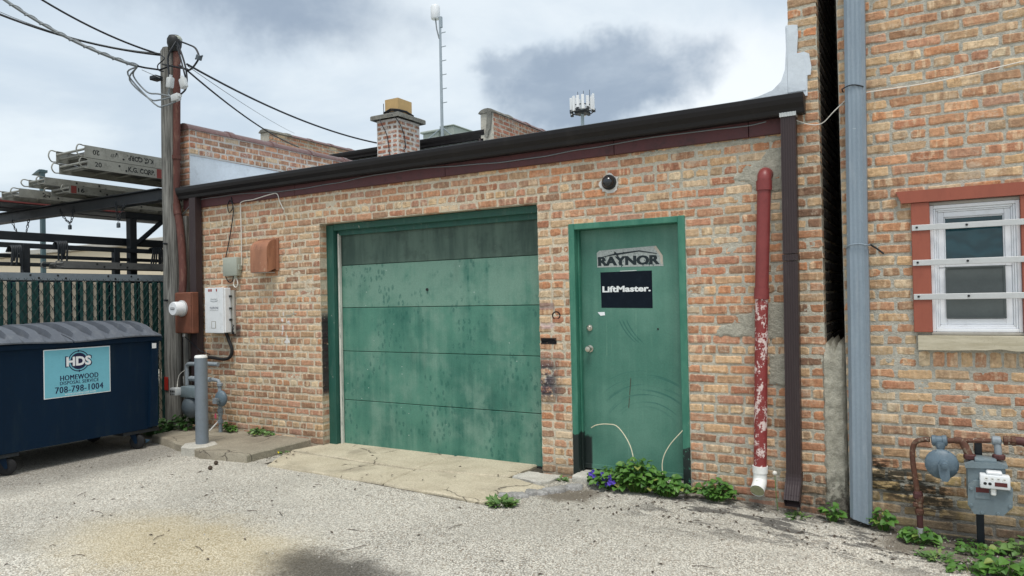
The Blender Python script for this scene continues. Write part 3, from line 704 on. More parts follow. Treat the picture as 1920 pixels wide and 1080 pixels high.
PAL = dict(salmon=(.50, .255, .150), orange=(.52, .230, .115), buff=(.62, .44, .255), tan=(.48, .335, .205), brown=(.31, .175, .108),
           red=(.38, .150, .092), pale=(.66, .53, .35), dark=(.17, .10, .07), rose=(.47, .24, .165), yellow=(.52, .385, .185))
ZONE = dict(left=(('salmon', 36), ('tan', 16), ('brown', 20), ('rose', 16), ('buff', 5), ('red', 5), ('pale', 3)),
            mid=(('salmon', 30), ('orange', 19), ('rose', 12), ('buff', 11), ('pale', 7), ('brown', 9), ('red', 6), ('tan', 8)),
            house=(('salmon', 22), ('tan', 20), ('buff', 20), ('orange', 11), ('brown', 10), ('red', 9), ('pale', 5), ('rose', 6)),
            foot=(('yellow', 46), ('tan', 26), ('buff', 14), ('brown', 8)), hdr=(('buff', 22), ('tan', 28), ('pale', 18), ('salmon', 14), ('brown', 10), ('orange', 8)),
            tall=(('brown', 24), ('salmon', 24), ('orange', 16), ('tan', 16), ('buff', 10), ('dark', 6)),
            old=(('brown', 22), ('salmon', 24), ('rose', 20), ('red', 18), ('pale', 12)), darkening=(('dark', 1),), chim=(('red', 30), ('brown', 30), ('rose', 18), ('dark', 10)))
MEAN = dict(left=(.45, .275, .175), mid=(.49, .275, .165), house=(.50, .315, .185), foot=(.47, .35, .185), hdr=(.51, .35, .215), tall=(.37, .21, .125), old=(.42, .24, .165), chim=(.26, .12, .09), darkening=(.02, .016, .014))
def brick_col(zone, r):
    L = ZONE[zone]; t = r.uniform(0, sum(w_ for _, w_ in L))
    for nme, w_ in L:
        t -= w_
        if t <= 0: break
    c = PAL[nme]; mn = MEAN.get(zone, (.45, .27, .165)); c = tuple(a*.66+b*.34 for a, b in zip(c, mn)); v = r.uniform(.86, 1.16); h = r.uniform(-.05, .05)
    return (min(c[0]*v*(1+h), .85), c[1]*v, c[2]*v*(1-h), 1.0)
def courses(u0, u1, z0, z1, holes, pitch, r, every=6, ph=2):
    out = []; n = int(round((z1-z0)/pitch))
    for i in range(n):
        za = z0+i*pitch; zc = za+pitch/2; hd = (i+ph) % every == 0
        cuts = sorted((h[0], h[1]) for h in holes if h[2] < zc < h[3])
        segs, a = [], u0
        for h0, h1 in cuts:
            if h0 > a: segs.append((a, h0))
            a = max(a, h1)
        if a < u1: segs.append((a, u1))
        for sa, sb in segs:
            step = 0.1075 if hd else 0.212
            off = (0.0 if i % 2 else 0.106)+r.uniform(-.012, .012) if not hd else r.uniform(0, .05)
            e = sa
            k0 = math.floor((sa-u0-off)/step)
            edges = [sa]
            x = u0+off+(k0+1)*step
            while x < sb-0.05:
                if x-edges[-1] > 0.05: edges.append(x+r.uniform(-.006, .006))
                x += step
            edges.append(sb)
            for p, q_ in zip(edges, edges[1:]):
                if q_-p > 0.235: mid = (p+q_)/2; out += [((p+mid)/2, zc, mid-p-.016, hd), ((mid+q_)/2, zc, q_-mid-.016, hd)]
                else: out.append(((p+q_)/2, zc, q_-p-.016, hd))
    return out
def project(p):
    d = p-CAM; w_ = d.dot(FW)
    return (960+FPX*d.dot(RT)/w_, 540-FPX*d.dot(UP)/w_, w_) if w_ > 0.1 else (-1e5, 0, w_)
def lay(parent, recs, place, zonef, seed, limit=300, hgt=0.0585, rot=0.0, solo=True, zj=.0025, yj=.0028, mat=None):
    """recs (u, z, length, header); place(u, z) is the world point on the wall face"""
    r = random.Random(seed); inv = BASE[parent.as_pointer()].inverted(); todo = []
    for (u, z, L, hd) in recs:
        p = Vector(place(u, z)); sx, sy, w_ = project(p)
        vis = -50 < sx < 1970 and -50 < sy < 1130 and w_ > 0
        col = brick_col('hdr' if (hd and r.random() < .75 and zonef(u, z) not in ('old', 'chim', 'foot', 'darkening')) else zonef(u, z), r)
        rec = [w_ if vis else 1e3+w_, p, L, hd, col, r.uniform(-zj, zj), r.uniform(-yj, yj), r.uniform(-.008, .008), r.randrange(1000)]
        todo.append(rec)
    todo.sort(key=lambda t: t[0])
    many = MB(); cols = []
    for i, (w_, p, L, hd, col, dz_, dy_, ra, pick) in enumerate(todo):
        short = L < 0.135; pool = HDR if short else STR; me = pool[pick % len(pool)]
        M = Matrix.Translation(p+Vector((0, 0, dz_))) @ Matrix.Rotation(rot, 4, 'Z') @ Matrix.Translation((0, dy_, 0)) @ Matrix.Rotation(ra, 4, 'Y') @ Matrix.Diagonal((L/(0.096 if short else 0.200), 1, hgt/0.062, 1))
        if i < limit and w_ < 1e3 and solo:
            o = bpy.data.objects.new('brick', me); COL.objects.link(o); o.parent = parent
            o.matrix_basis = inv @ M; o.color = col
            if mat: o.material_slots[0].link = 'OBJECT'; o.material_slots[0].material = mat
        elif w_ < 1e3 or i % 1 == 0:
            b = len(many.v); many.v += [tuple(M @ v.co) for v in me.vertices]
            fs = [tuple(k+b for k in pl.vertices) for pl in me.polygons]
            many.f += fs; many.mi += [0]*len(fs); cols += [col]*sum(len(f) for f in fs)
    if many.f:
        me = bpy.data.meshes.new('brickwork'); rims = [v_ for _ in range(len(many.v)//30) for v_ in [0.0]*10+[1.0]*10+[0.15]*10]
        me.from_pydata([tuple(inv @ Vector(v)) for v in many.v], [], many.f)
        me.materials.append(mat if (mat and mat is GAP_SHADE) else BRICK_A)
        me.attributes.new('rim', 'FLOAT', 'POINT').data.foreach_set('value', rims)
        ca = me.color_attributes.new('Col', 'FLOAT_COLOR', 'CORNER')
        ca.data.foreach_set('color', [c for col in cols for c in col])
        o = bpy.data.objects.new('brickwork', me); COL.objects.link(o); o.parent = parent; o['kind'] = 'stuff'
def holed_wall(x0, x1, z0, z1, holes, y0, y1):
    X = sorted({x0, x1, *[h[0] for h in holes], *[h[1] for h in holes]}); Z = sorted({z0, z1, *[h[2] for h in holes if h[2] > z0], *[h[3] for h in holes]})
    def solid(i, j):
        if not (0 <= i < len(X)-1 and 0 <= j < len(Z)-1): return False
        a, b = (X[i]+X[i+1])/2, (Z[j]+Z[j+1])/2
        return not any(h[0] < a < h[1] and h[2] < b < h[3] for h in holes)
    mb_ = MB()
    for i in range(len(X)-1):
        for j in range(len(Z)-1):
            if not solid(i, j): continue
            a, b, c, d = X[i], X[i+1], Z[j], Z[j+1]
            mb_.add([(a, y0, c), (b, y0, c), (b, y0, d), (a, y0, d)], [(0, 1, 2, 3)])
            mb_.add([(a, y1, c), (b, y1, c), (b, y1, d), (a, y1, d)], [(3, 2, 1, 0)])
            if not solid(i-1, j): mb_.add([(a, y0, c), (a, y1, c), (a, y1, d), (a, y0, d)], [(3, 2, 1, 0)])
            if not solid(i+1, j): mb_.add([(b, y0, c), (b, y1, c), (b, y1, d), (b, y0, d)], [(0, 1, 2, 3)])
            if not solid(i, j-1): mb_.add([(a, y0, c), (b, y0, c), (b, y1, c), (a, y1, c)], [(3, 2, 1, 0)])
            if not solid(i, j+1): mb_.add([(a, y0, d), (b, y0, d), (b, y1, d), (a, y1, d)], [(0, 1, 2, 3)])
    return mb_
def mortar_face(x0, x1, z0, z1, holes, parent, mat, seed, step=0.0125):
    """hand-struck joints: the bed of mortar wanders from flush to raked out"""
    nx_, nz_ = int((x1-x0)/step), int((z1-z0)/step); V, F, idx = [], [], {}
    def vert(i, j):
        if (i, j) not in idx:
            x, z = x0+(x1-x0)*i/nx_, z0+(z1-z0)*j/nz_
            a = mnoise.noise((x*9+seed, z*9, 3.1)); b = mnoise.noise((x*42, z*42+seed, 7.7)); c = mnoise.noise((x*2.1+seed, z*2.1, 1.3))
            idx[i, j] = len(V); V.append((x, 0.0042+0.0034*a+0.0026*b+0.0022*c, z))
        return idx[i, j]
    for i in range(nx_):
        for j in range(nz_):
            x, z = x0+(x1-x0)*(i+.5)/nx_, z0+(z1-z0)*(j+.5)/nz_
            if any(h[0] < x < h[1] and h[2] < z < h[3] for h in holes): continue
            F.append((vert(i, j), vert(i+1, j), vert(i+1, j+1), vert(i, j+1)))
    return MB().add(V, F).build('mortar', mat, parent, 180)
def patch(name, outline, y, parent, mat, seed, thick=0.004, step=0.0085):
    """a trowelled smear of cement on a wall: ragged outline, feathered edge"""
    xa, xb = min(p[0] for p in outline)-.03, max(p[0] for p in outline)+.03; za, zb = min(p[1] for p in outline)-.03, max(p[1] for p in outline)+.03
    def inside(x, z):
        x += .022*mnoise.noise((x*22+seed, z*22, 1.1))+.010*mnoise.noise((x*80, z*80, seed)); z += .020*mnoise.noise((x*22, z*22+seed, 5.1))+.010*mnoise.noise((x*80, z*80, seed+9))
        c = False; n = len(outline)
        for i in range(n):
            (ax, az), (bx_, bz) = outline[i], outline[(i+1) % n]
            if (az > z) != (bz > z) and x < (bx_-ax)*(z-az)/(bz-az)+ax: c = not c
        return c
    nx_, nz_ = max(4, int((xb-xa)/step)), max(4, int((zb-za)/step)); ins = {}
    for i in range(nx_+1):
        for j in range(nz_+1): ins[i, j] = inside(xa+(xb-xa)*i/nx_, za+(zb-za)*j/nz_)
    V, F, idx = [], [], {}
    def vert(i, j):
        if (i, j) not in idx:
            x, z = xa+(xb-xa)*i/nx_, za+(zb-za)*j/nz_
            edge = not all(ins.get((i+di, j+dj), False) for di in (-1, 0, 1) for dj in (-1, 0, 1))
            idx[i, j] = len(V); V.append((x, y+(0.0035 if edge else -thick+.0022*mnoise.noise((x*30, z*30, seed))+.003*mnoise.noise((x*7, z*7, seed))), z))
        return idx[i, j]
    for i in range(nx_):
        for j in range(nz_):
            if sum(ins[p] for p in ((i, j), (i+1, j), (i+1, j+1), (i, j+1))) >= 3: F.append((vert(i, j), vert(i+1, j), vert(i+1, j+1), vert(i, j+1)))
    return MB().add(V, F).build(name, mat, parent, 180)

# ------------------------------------------------------------------ garage building
garage = thing('garage_building', 'low flat-roofed tan and orange brick garage with green overhead door', 'building', (-4.4, 0, 0))
GH = (-5.56, -2.947, -1.0, 2.365); DH = (-2.637, -1.635, -1.0, 2.160)
wall = holed_wall(-7.90, -0.845, -0.12, 2.75, [(-5.570, -2.940, -1, 2.372), (-2.63, -1.642, -1, 2.158)], 0.0130, 0.34).build('wall', MORTAR, garage)
mortar_face(-7.895, -0.848, -0.08, 2.745, [(-5.564, -2.944, -1, 2.368), (-2.63, -1.642, -1, 2.158)], wall, MORTAR, 1.0)
rng = random.Random(21)
recs = courses(-7.893, -0.850, -0.051, 2.742, [GH, (DH[0], DH[1], -1, 2.13)], 0.0755, rng, 6, 3)
lay(wall, recs, lambda u, z: (u, 0, z), lambda u, z: 'left' if u < -3.2+random.Random(int(u*90+z*777)).uniform(-1.5, 1.5) else 'mid', 5)
# side, back and roof of the garage
mb = MB().box(-7.90, -7.62, 0.341, 6.0, -0.1, 2.9).box(-7.62, -0.85, 5.7, 6.0, -0.1, 2.9).build('rear_wall', MORTAR, garage)
mb = MB().add([(-7.74, -0.02, 2.935), (-0.85, -0.02, 2.935), (-0.85, 6.0, 3.02), (-7.74, 6.0, 3.02), (-7.74, -0.02, 2.86), (-0.85, -0.02, 2.86), (-0.85, 6.0, 2.86), (-7.74, 6.0, 2.86)],
              [(0, 1, 2, 3), (4, 7, 6, 5), (0, 4, 5, 1), (1, 5, 6, 2), (2, 6, 7, 3), (3, 7, 4, 0)]).build('roof', MEMBRANE, garage)
# fascia boards
for a, b in ((-7.82, -5.9), (-5.896, -3.9), (-3.896, -2.2), (-2.196, -1.13), (-1.126, -0.852)):
    MB().rbox(a, b, -0.026, 0.02, 2.702, 2.862, 0.003).build('fascia_board', FASCIA, garage)
# K-style gutter
prof = [(-0.030, 2.945), (-0.030, 2.812), (-0.098, 2.812), (-0.106, 2.822), (-0.112, 2.850), (-0.134, 2.885), (-0.142, 2.918), (-0.142, 2.948), (-0.130, 2.955), (-0.126, 2.949), (-0.134, 2.940), (-0.134, 2.918), (-0.126, 2.888), (-0.104, 2.854), (-0.094, 2.822), (-0.040, 2.820), (-0.036, 2.945)]
mb = MB().prism(prof, (-7.800, 0, 0), (0, 1, 0), (0, 0, 1), (7.070, 0, 0))
cap = [(-0.030, 2.945), (-0.030, 2.812), (-0.098, 2.812), (-0.112, 2.850), (-0.134, 2.885), (-0.142, 2.918), (-0.142, 2.95)]
for x in (-7.803, -0.730): mb.prism(cap, (x, 0, 0), (0, 1, 0), (0, 0, 1), (0.003, 0, 0))
gut = mb.build('gutter', BROWN, garage)
MB().prism([(-0.028, 2.962), (-0.028, 2.90), (-0.031, 2.90), (-0.031, 2.966), (0.2, 2.975), (0.2, 2.968)], (-7.80, 0, 0), (0, 1, 0), (0, 0, 1), (6.94, 0, 0)).build('drip_edge', BROWN, garage)
# cement patches
patch('cement_patch', [(-1.28, 2.385), (-1.16, 2.37), (-1.10, 2.31), (-1.02, 2.27), (-0.89, 2.28), (-0.87, 2.45), (-0.88, 2.60), (-1.00, 2.62), (-1.06, 2.53), (-1.18, 2.50), (-1.20, 2.44), (-1.27, 2.435)], 0, garage, CEMENT, 1)
patch('cement_patch', [(-1.43, 1.215), (-1.30, 1.205), (-1.17, 1.215), (-1.05, 1.19), (-0.87, 1.20), (-0.865, 1.47), (-1.02, 1.475), (-1.13, 1.47), (-1.16, 1.40), (-1.27, 1.395), (-1.29, 1.325), (-1.40, 1.31)], 0, garage, CEMENT, 2)
patch('cement_patch', [(-1.05, 0.86), (-0.87, 0.86), (-0.87, 1.12), (-1.03, 1.10)], 0, garage, CEMENT, 3)
patch('cement_patch', [(-2.0, 2.66), (-1.4, 2.66), (-0.88, 2.64), (-0.88, 2.705), (-1.5, 2.715), (-2.0, 2.705)], 0, garage, CEMENT, 4)
patch('cement_patch', [(-6.12, 1.385), (-5.90, 1.40), (-5.93, 1.44), (-6.1, 1.425)], 0, garage, CEMENT, 6)

# overhead door
od = MB().box(-5.52, -2.90, 0.246, 0.262, 0.0, 2.46).build('overhead_door', GREEN_DARK, garage)
zs = [0.012, 0.492, 1.012, 1.475, 1.928, 2.42]
for i in range(5):
    a, b = zs[i]+0.0028, zs[i+1]-0.0028
    pm = MB().rbox(-5.475, -2.925, 0.196, 0.245, a, b, 0.0035)
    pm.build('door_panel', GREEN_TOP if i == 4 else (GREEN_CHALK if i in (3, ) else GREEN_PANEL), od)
MB().tube([(-4.30, 0.200, 1.645), (-4.30, 0.186, 1.645)], 0.014, 12).build('lock_cylinder', INKK, od)
MB().rbox(-5.475, -2.925, 0.188, 0.222, -0.004, 0.013, 0.004).build('bottom_seal', RUBBER, od)
jf = MB()
jf.rbox(-5.569, -5.468, 0.100, 0.160, 0.0, 2.36, 0.004).rbox(-5.506, -5.452, 0.161, 0.186, 0.0, 2.30, 0.003)
jf.rbox(-2.942, -2.90, 0.103, 0.19, 0.0, 2.36, 0.004).rbox(-5.465, -2.958, 0.100, 0.160, 2.300, 2.368, 0.004).rbox(-5.45, -2.958, 0.161, 0.186, 2.25, 2.366, 0.003)
jf.build('door_frame', GREEN_DARK, garage)
MB().rbox(-5.458, -5.436, 0.150, 0.190, 0.0, 2.27, 0.004).build('weather_strip', paint('peeling white strip', (0.60, 0.59, 0.53), 0.8, 0.3, 14, (0.12, 0.16, 0.13), 0.7, True), garage)

# hinged door with its steel frame
leaf = MB().rbox(-2.585, -1.688, 0.105, 0.148, 0.075, 2.112, 0.003).build('door', GREEN_LEAF, garage)
MB().rbox(-2.575, -1.70, 0.096, 0.104, 0.078, 0.118, 0.002).build('kick_strip', GREEN_LEAF, leaf)
fr = MB()
fr.rbox(-2.640, -2.586, -0.006, 0.17, 0.02, 2.163, 0.004).rbox(-1.690, -1.632, -0.006, 0.17, 0.0, 2.163, 0.004).rbox(-2.5855, -1.6905, -0.0055, 0.17, 2.112, 2.162, 0.004)
fr.rbox(-2.5855, -2.572, 0.055, 0.096, 0.05, 2.112, 0.002)
fr.build('steel_frame', GREEN_FRAME, garage)
kb = MB().lathe([(0.030, 0), (0.030, 0.006), (0.012, 0.010), (0.012, 0.028), (0.022, 0.034), (0.026, 0.046), (0.022, 0.058), (0.0, 0.061)], (-2.508, 0.105, 1.097), (0, -1, 0), 18)
kb.build('knob', CHROME, leaf, 40)
MB().lathe([(0.028, 0), (0.026, 0.010), (0.016, 0.013), (0.015, 0.020), (0.0, 0.020)], (-2.508, 0.105, 1.275), (0, -1, 0), 18).build('deadbolt', CHROME, leaf, 40)
MB().lathe([(0.008, 0), (0.007, 0.004), (0.0, 0.004)], (-1.905, 0.104, 1.268), (0, -1, 0), 10).build('peephole', INKK, leaf)
EX, EZ, YN = (1, 0, 0), (0, 0, 1), (0, -1, 0)
mb = MB().prism([(-2.425, 1.788), (-1.846, 1.778), (-1.850, 1.860), (-1.905, 1.945), (-2.405, 1.930), (-2.428, 1.910)], (0, 0.1045, 0), EX, EZ, (0, -0.0012, 0), 0)
for q_ in (-.0035, .0035): mb.text('RAYNOR', (-2.146+q_, 0.1033, 1.835), (1, 0, -0.012), EZ, 0.535, 0.078, (0, -0.0012-abs(q_+.0035)*.02, 0), 1)
mb.prism([(-1.925, 1.935), (-1.905, 1.945), (-1.850, 1.862), (-1.853, 1.79), (-1.868, 1.80), (-1.872, 1.86)], (0, 0.1030, 0), EX, EZ, (0, -0.0014, 0), 2)
mb.prism([(-2.42, 1.868), (-2.27, 1.898), (-2.265, 1.918), (-2.245, 1.90), (-2.05, 1.915), (-1.90, 1.885), (-1.90, 1.878), (-2.05, 1.905), (-2.235, 1.886), (-2.23, 1.868), (-2.258, 1.886)], (0, 0.1030, 0), EX, EZ, (0, -0.0014, 0), 1)
s1 = mb.build('sticker', [RAYB, RAYT, PEEL], leaf); s1['label'] = 'scraped silver sticker with dark RAYNOR lettering'
mb = MB().prism([(-2.395, 1.446), (-1.945, 1.438), (-1.945, 1.745), (-2.398, 1.745)], (0, 0.1045, 0), EX, EZ, (0, -0.0012, 0), 0)
mb.text('LiftMaster.', (-2.170, 0.1033, 1.601), (1, 0, 0), EZ, 0.425, 0.052, (0, -0.0012, 0), 1)
mb.prism([(-2.22, 1.752), (-2.075, 1.752), (-2.075, 1.748), (-2.22, 1.748)], (0, 0.1045, 0), EX, EZ, (0, -0.0012, 0), 1)
s2 = mb.build('sticker', [STICKBLK, STICKWORN], leaf); s2['label'] = 'black square sticker with white LiftMaster lettering'
MB().prism([(-2.432, 1.408), (-2.405, 1.378), (-2.365, 1.382), (-2.368, 1.410)], (0, 0.1045, 0), EX, EZ, (0, -0.001, 0)).build('paper_scrap', INKW, leaf)
MB().rbox(-2.61, -1.66, -0.115, 0.30, -0.03, 0.060, 0.02, 3).build('threshold', CONC_PALE, garage, 50)

# parapet along the garage's left edge
par = thing('parapet_wall', 'old whitewashed brick parapet with clay coping behind the utility pole', 'parapet wall', (-7.85, 1.8, 2.96))
pw = MB().box(-7.945, -7.755, 0.025, 5.6, 2.960, 3.69).build('wall', WASHED, par)
recs = courses(0.02, 4.6, 3.31, 3.69, [], 0.0755, random.Random(31), 6, 5)
lay(pw, recs, lambda u, z: (-7.75, u, z), lambda u, z: 'old', 32, 300, rot=RAD(90), mat=BRICK_W)
lay(pw, [(-7.852, 3.31+.0755*(i+.5), .190, False) for i in range(5)]+[(-7.852, 3.0+.0755*(i+.5), .190, False) for i in range(4)], lambda u, z: (u, 0.020, z), lambda u, z: 'old', 33, 300, mat=BRICK_W)
MB().add([(-7.748, 0.02, 2.962), (-7.742, 5.6, 3.0), (-7.742, 5.6, 3.36), (-7.744, 3.2, 3.352), (-7.742, 1.5, 3.362), (-7.744, 0.02, 3.37)], [(0, 1, 2, 3, 4, 5)]).build('membrane_upstand', MEMBRANE, par)
MB().box(-7.748, -7.736, 0.02, 5.6, 3.372, 3.384).build('termination_bar', ALU, par)
for i in range(8):
    y0 = 0.0+i*0.70
    c = MB().lathe([(0.001, 0), (0.125, 0), (0.125, 0.60), (0.142, 0.605), (0.142, 0.685), (0.001, 0.685)], (-7.853, y0, 3.672), (0, 1, 0), 16)
    c.v = [(x, y, max(z, 3.690)) if True else 0 for x, y, z in c.v]
    c.v = [(x, y, 3.690+(z-3.690)*0.78) for x, y, z in c.v]
    c.build('coping_tile', COPING, par, 40)

# tall brick wall rising at the right-hand end of the garage
tall = thing('party_wall', 'tall narrow brick party wall rising beside the dark gap', 'wall', (-0.74, 0, 0))
tw = MB().box(-0.838, -0.647, 0.0120, 6.0, -0.12, 4.6).build('wall', MORTAR, tall)
mortar_face(-0.838, -0.647, -0.12, 4.55, [], tw, MORTAR, 9.0)
recs = []; r_ = random.Random(41); nrow = 0; z = -0.06
while z < 4.5:
    if nrow % 2 == 0: recs.append((-0.7425, z+.038, 0.196, False))
    else: recs += [(-0.7945, z+.038, 0.090, False), (-0.6905, z+.038, 0.090, False)]
    z += 0.0762; nrow += 1
lay(tw, recs, lambda u, z: (u, 0, z), lambda u, z: 'tall', 42)
recs = courses(0.115, 1.2, -0.06, 4.5, [], 0.0762, random.Random(43), 6, 2)
lay(tw, recs, lambda u, z: (-0.640, u, z), lambda u, z: 'darkening', 44, rot=RAD(90), solo=False, mat=GAP_SHADE)  # side bricks in the gap, coloured near-black to stand for its shade
recs = courses(0.115, 2.0, 3.0, 4.5, [], 0.0762, random.Random(45), 6, 2)
lay(tw, recs, lambda u, z: (-0.845, u, z), lambda u, z: 'tall', 46, rot=RAD(-90), solo=False)
# white membrane turned up against the wall and lapped over its front
cv = [(-0.8465, 3.47), (-0.852, 3.30), (-0.862, 3.16), (-0.89, 3.08), (-0.95, 3.025), (-1.05, 2.995), (-1.25, 2.975), (-1.55, 2.968)]
MB().prism(cv+[(-1.55, 2.957), (-0.8465, 2.957)], (0, -0.024, 0), EX, EZ, (0, 2.5, 0)).build('membrane_cant', MEMBRANE, garage, 40)
r_ = random.Random(47)
ol = [(-0.853, 3.475), (-0.845, 3.482), (-0.80, 3.478), (-0.768, 3.47), (-0.766, 3.40), (-0.778, 3.262), (-0.73, 3.268), (-0.70, 3.245), (-0.692, 3.20), (-0.684, 3.15), (-0.694, 3.10), (-0.712, 3.095), (-0.716, 2.95), (-0.853, 2.95), (-0.853, 3.2)]
MB().prism([(a+r_.uniform(-.003, .003), b+r_.uniform(-.004, .004)) for a, b in ol], (0, -0.016, 0), EX, EZ, (0, 0.014, 0)).build('membrane_flap', MEMBRANE, garage)
MB().prism([(-0.845, 3.25), (-0.778, 3.262), (-0.735, 3.25), (-0.718, 3.12), (-0.722, 2.99), (-0.845, 2.99)], (0, -0.021, 0), EX, EZ, (0, 0.005, 0)).build('membrane_flap', MEMBRANE, garage)

# ------------------------------------------------------------------ right-hand house
house = thing('brick_house', 'taller buff and orange brick house with barred window', 'building', (1.5, 0, 0))
hw = holed_wall(-0.515, 4.5, -0.2, 6.5, [(0.012, 0.508, 1.25, 2.122)], 0.0130, 0.30).build('wall', MORTAR_R, house)
mortar_face(-0.515, 1.0, -0.15, 4.7, [(0.012, 0.508, 1.25, 2.122)], hw, MORTAR_R, 5.0)
MB().box(-0.515, -0.30, 0.301, 7.0, -0.2, 6.5).box(4.2, 4.5, 0.301, 7.0, -0.2, 6.5).box(-0.30, 4.2, 6.7, 7.0, -0.2, 6.5).build('rear_wall', MORTAR_R, house)
MB().box(-0.53, 4.52, -0.01, 7.02, 6.502, 6.62).build('roof', MEMBRANE, house)
recs = courses(-0.521, 2.4, -0.13, 4.6, [(0.0, 0.52, 1.14, 2.13), (-0.075, 0.72, 1.03, 1.25)], 0.0765, random.Random(51), 6, 1)
lay(hw, recs, lambda u, z: (u, 0, z), lambda u, z: 'foot' if z < 0.36+0.1*math.sin(9*u) else 'house', 52, hgt=0.0585)
inv = BASE[hw.as_pointer()].inverted(); r_ = random.Random(53)
for i in range(9):
    o = bpy.data.objects.new('brick', SOL[i % 8]); COL.objects.link(o); o.parent = hw
    o.matrix_basis = inv @ Matrix.Translation((-0.035+0.078*i, -0.002, 1.082)); o.color = brick_col('hdr', r_)
recs = courses(0.115, 1.0, -0.13, 4.6, [], 0.0765, random.Random(54), 6, 1)
lay(hw, recs, lambda u, z: (-0.521, u, z), lambda u, z: 'house', 55, rot=RAD(-90), solo=False)
# cement plug at the foot of the gap
g = MB(); nx, nz = 8, 40; r_ = random.Random(61); P = []
for j in range(nz+1):
    for i in range(nx+1):
        t = i/nx; zz = -0.08+1.20*j/nz
        edge = 0.012 if i in (0, nx) else 0.0
        x = -0.672+0.152*t+(r_.uniform(-.012, .012) if i in (0, ) else 0)
        P.append((x, (0.012 if i in (0,) else (0.02 if i == nx else -0.012+r_.uniform(-.012, .010)))+(0.25*max(0, (j-nz+1.2))*0.12), zz+(r_.uniform(-.03, .03)+0.05*math.sin(3.1*t) if j == nz else 0)))
b0 = len(P); F = [(j*(nx+1)+i, j*(nx+1)+i+1, (j+1)*(nx+1)+i+1, (j+1)*(nx+1)+i) for j in range(nz) for i in range(nx)]
P += [(P[nz*(nx+1)+i][0], 0.4, P[nz*(nx+1)+i][2]+.02) for i in range(nx+1)]
F += [(nz*(nx+1)+i, nz*(nx+1)+i+1, b0+i+1, b0+i) for i in range(nx)]
plug = MB().add(P, F).build('cement_plug', CEMENT, tall, 50)

# window of the house
def frame_mb(x0, x1, z0, z1, w_, y0, y1, bev=.003):
    m2 = MB(); m2.rbox(x0, x0+w_, y0, y1, z0, z1, bev).rbox(x1-w_, x1, y0, y1, z0, z1, bev)
    return m2.rbox(x0+w_+.0004, x1-w_-.0004, y0, y1, z0, z0+w_, bev).rbox(x0+w_+.0004, x1-w_-.0004, y0, y1, z1-w_, z1, bev)
win = frame_mb(0.014, 0.506, 1.263, 2.099, 0.022, 0.004, 0.09).build('window', VINYL, house)
frame_mb(0.0365, 0.4835, 1.2855, 2.0765, 0.013, 0.016, 0.09).build('frame_step', VINYL, win)
frame_mb(0.0500, 0.4700, 1.2990, 2.0630, 0.010, 0.024, 0.09).build('frame_step', VINYL, win)
MB().rbox(0.004, 0.514, 0.000, 0.06, 2.1005, 2.121, 0.004).build('window_casing', PLATE, win)
MB().rbox(0.004, 0.514, -0.004, 0.07, 1.242, 1.2615, 0.004).build('window_casing', PLATE, win)
frame_mb(0.0605, 0.4595, 1.6865, 2.0525, 0.034, 0.032, 0.07).build('upper_sash', VINYL, win)
frame_mb(0.0950, 0.4250, 1.7210, 2.0180, 0.008, 0.040, 0.07).build('sash_bead', VINYL, win)
frame_mb(0.0605, 0.4595, 1.3095, 1.6860, 0.040, 0.036, 0.07).build('lower_sash', VINYL, win)
MB().box(0.098, 0.422, 0.052, 0.056, 1.724, 2.015).build('pane', GLASS, win)
MB().box(0.098, 0.422, 0.054, 0.058, 1.345, 1.65).build('pane', GLASS, win)
sc_ = MB().box(0.100, 0.418, 0.0265, 0.0285, 1.360, 1.680)
sc_.build('insect_screen', SCREEN, win)
fr_ = MB()
for (a, b, c, d) in ((0.096, 0.108, 1.352, 1.690), (0.411, 0.423, 1.352, 1.690), (0.1085, 0.4105, 1.352, 1.362), (0.1085, 0.4105, 1.680, 1.690)):
    fr_.box(a, b, 0.022, 0.0262, c, d)
fr_.build('screen_frame', SCREEN, win)
MB().rbox(-0.092, 0.016, -0.030, 0.006, 1.262, 2.122, 0.003).build('trim_board', TRIMRED, win)
MB().rbox(0.506, 0.614, -0.030, 0.006, 1.262, 2.122, 0.003).build('trim_board', TRIMRED, win)
MB().prism([(-0.178, 2.204), (0.700, 2.204), (0.668, 2.124), (-0.146, 2.124)], (0, -0.040, 0), EX, EZ, (0, 0.046, 0)).build('head_trim', TRIMRED, win)
for zc in (1.955, 1.722, 1.496):
    mb = MB().rbox(-0.089, 0.60, -0.040, -0.0305, zc-0.019, zc+0.019, 0.002)
    for x in (-0.06, 0.22, 0.56): mb.lathe([(0.008, 0), (0.007, 0.005), (0, 0.006)], (x, -0.040, zc+0.002), YN, 8, 1)
    mb.build('security_bar', [ALU, INKK], win)
r_ = random.Random(62); bt = [(0.70, 1.146)]+[(0.70-0.08*i, 1.146+r_.choice((0, 0, .004, .012))) for i in range(1, 9)]+[(-0.070, 1.146)]
MB().prism([(-0.070, 1.240), (0.70, 1.240)]+bt, (0, -0.055, 0), EX, EZ, (0, 0.09, 0)).build('sill', SILL, win)
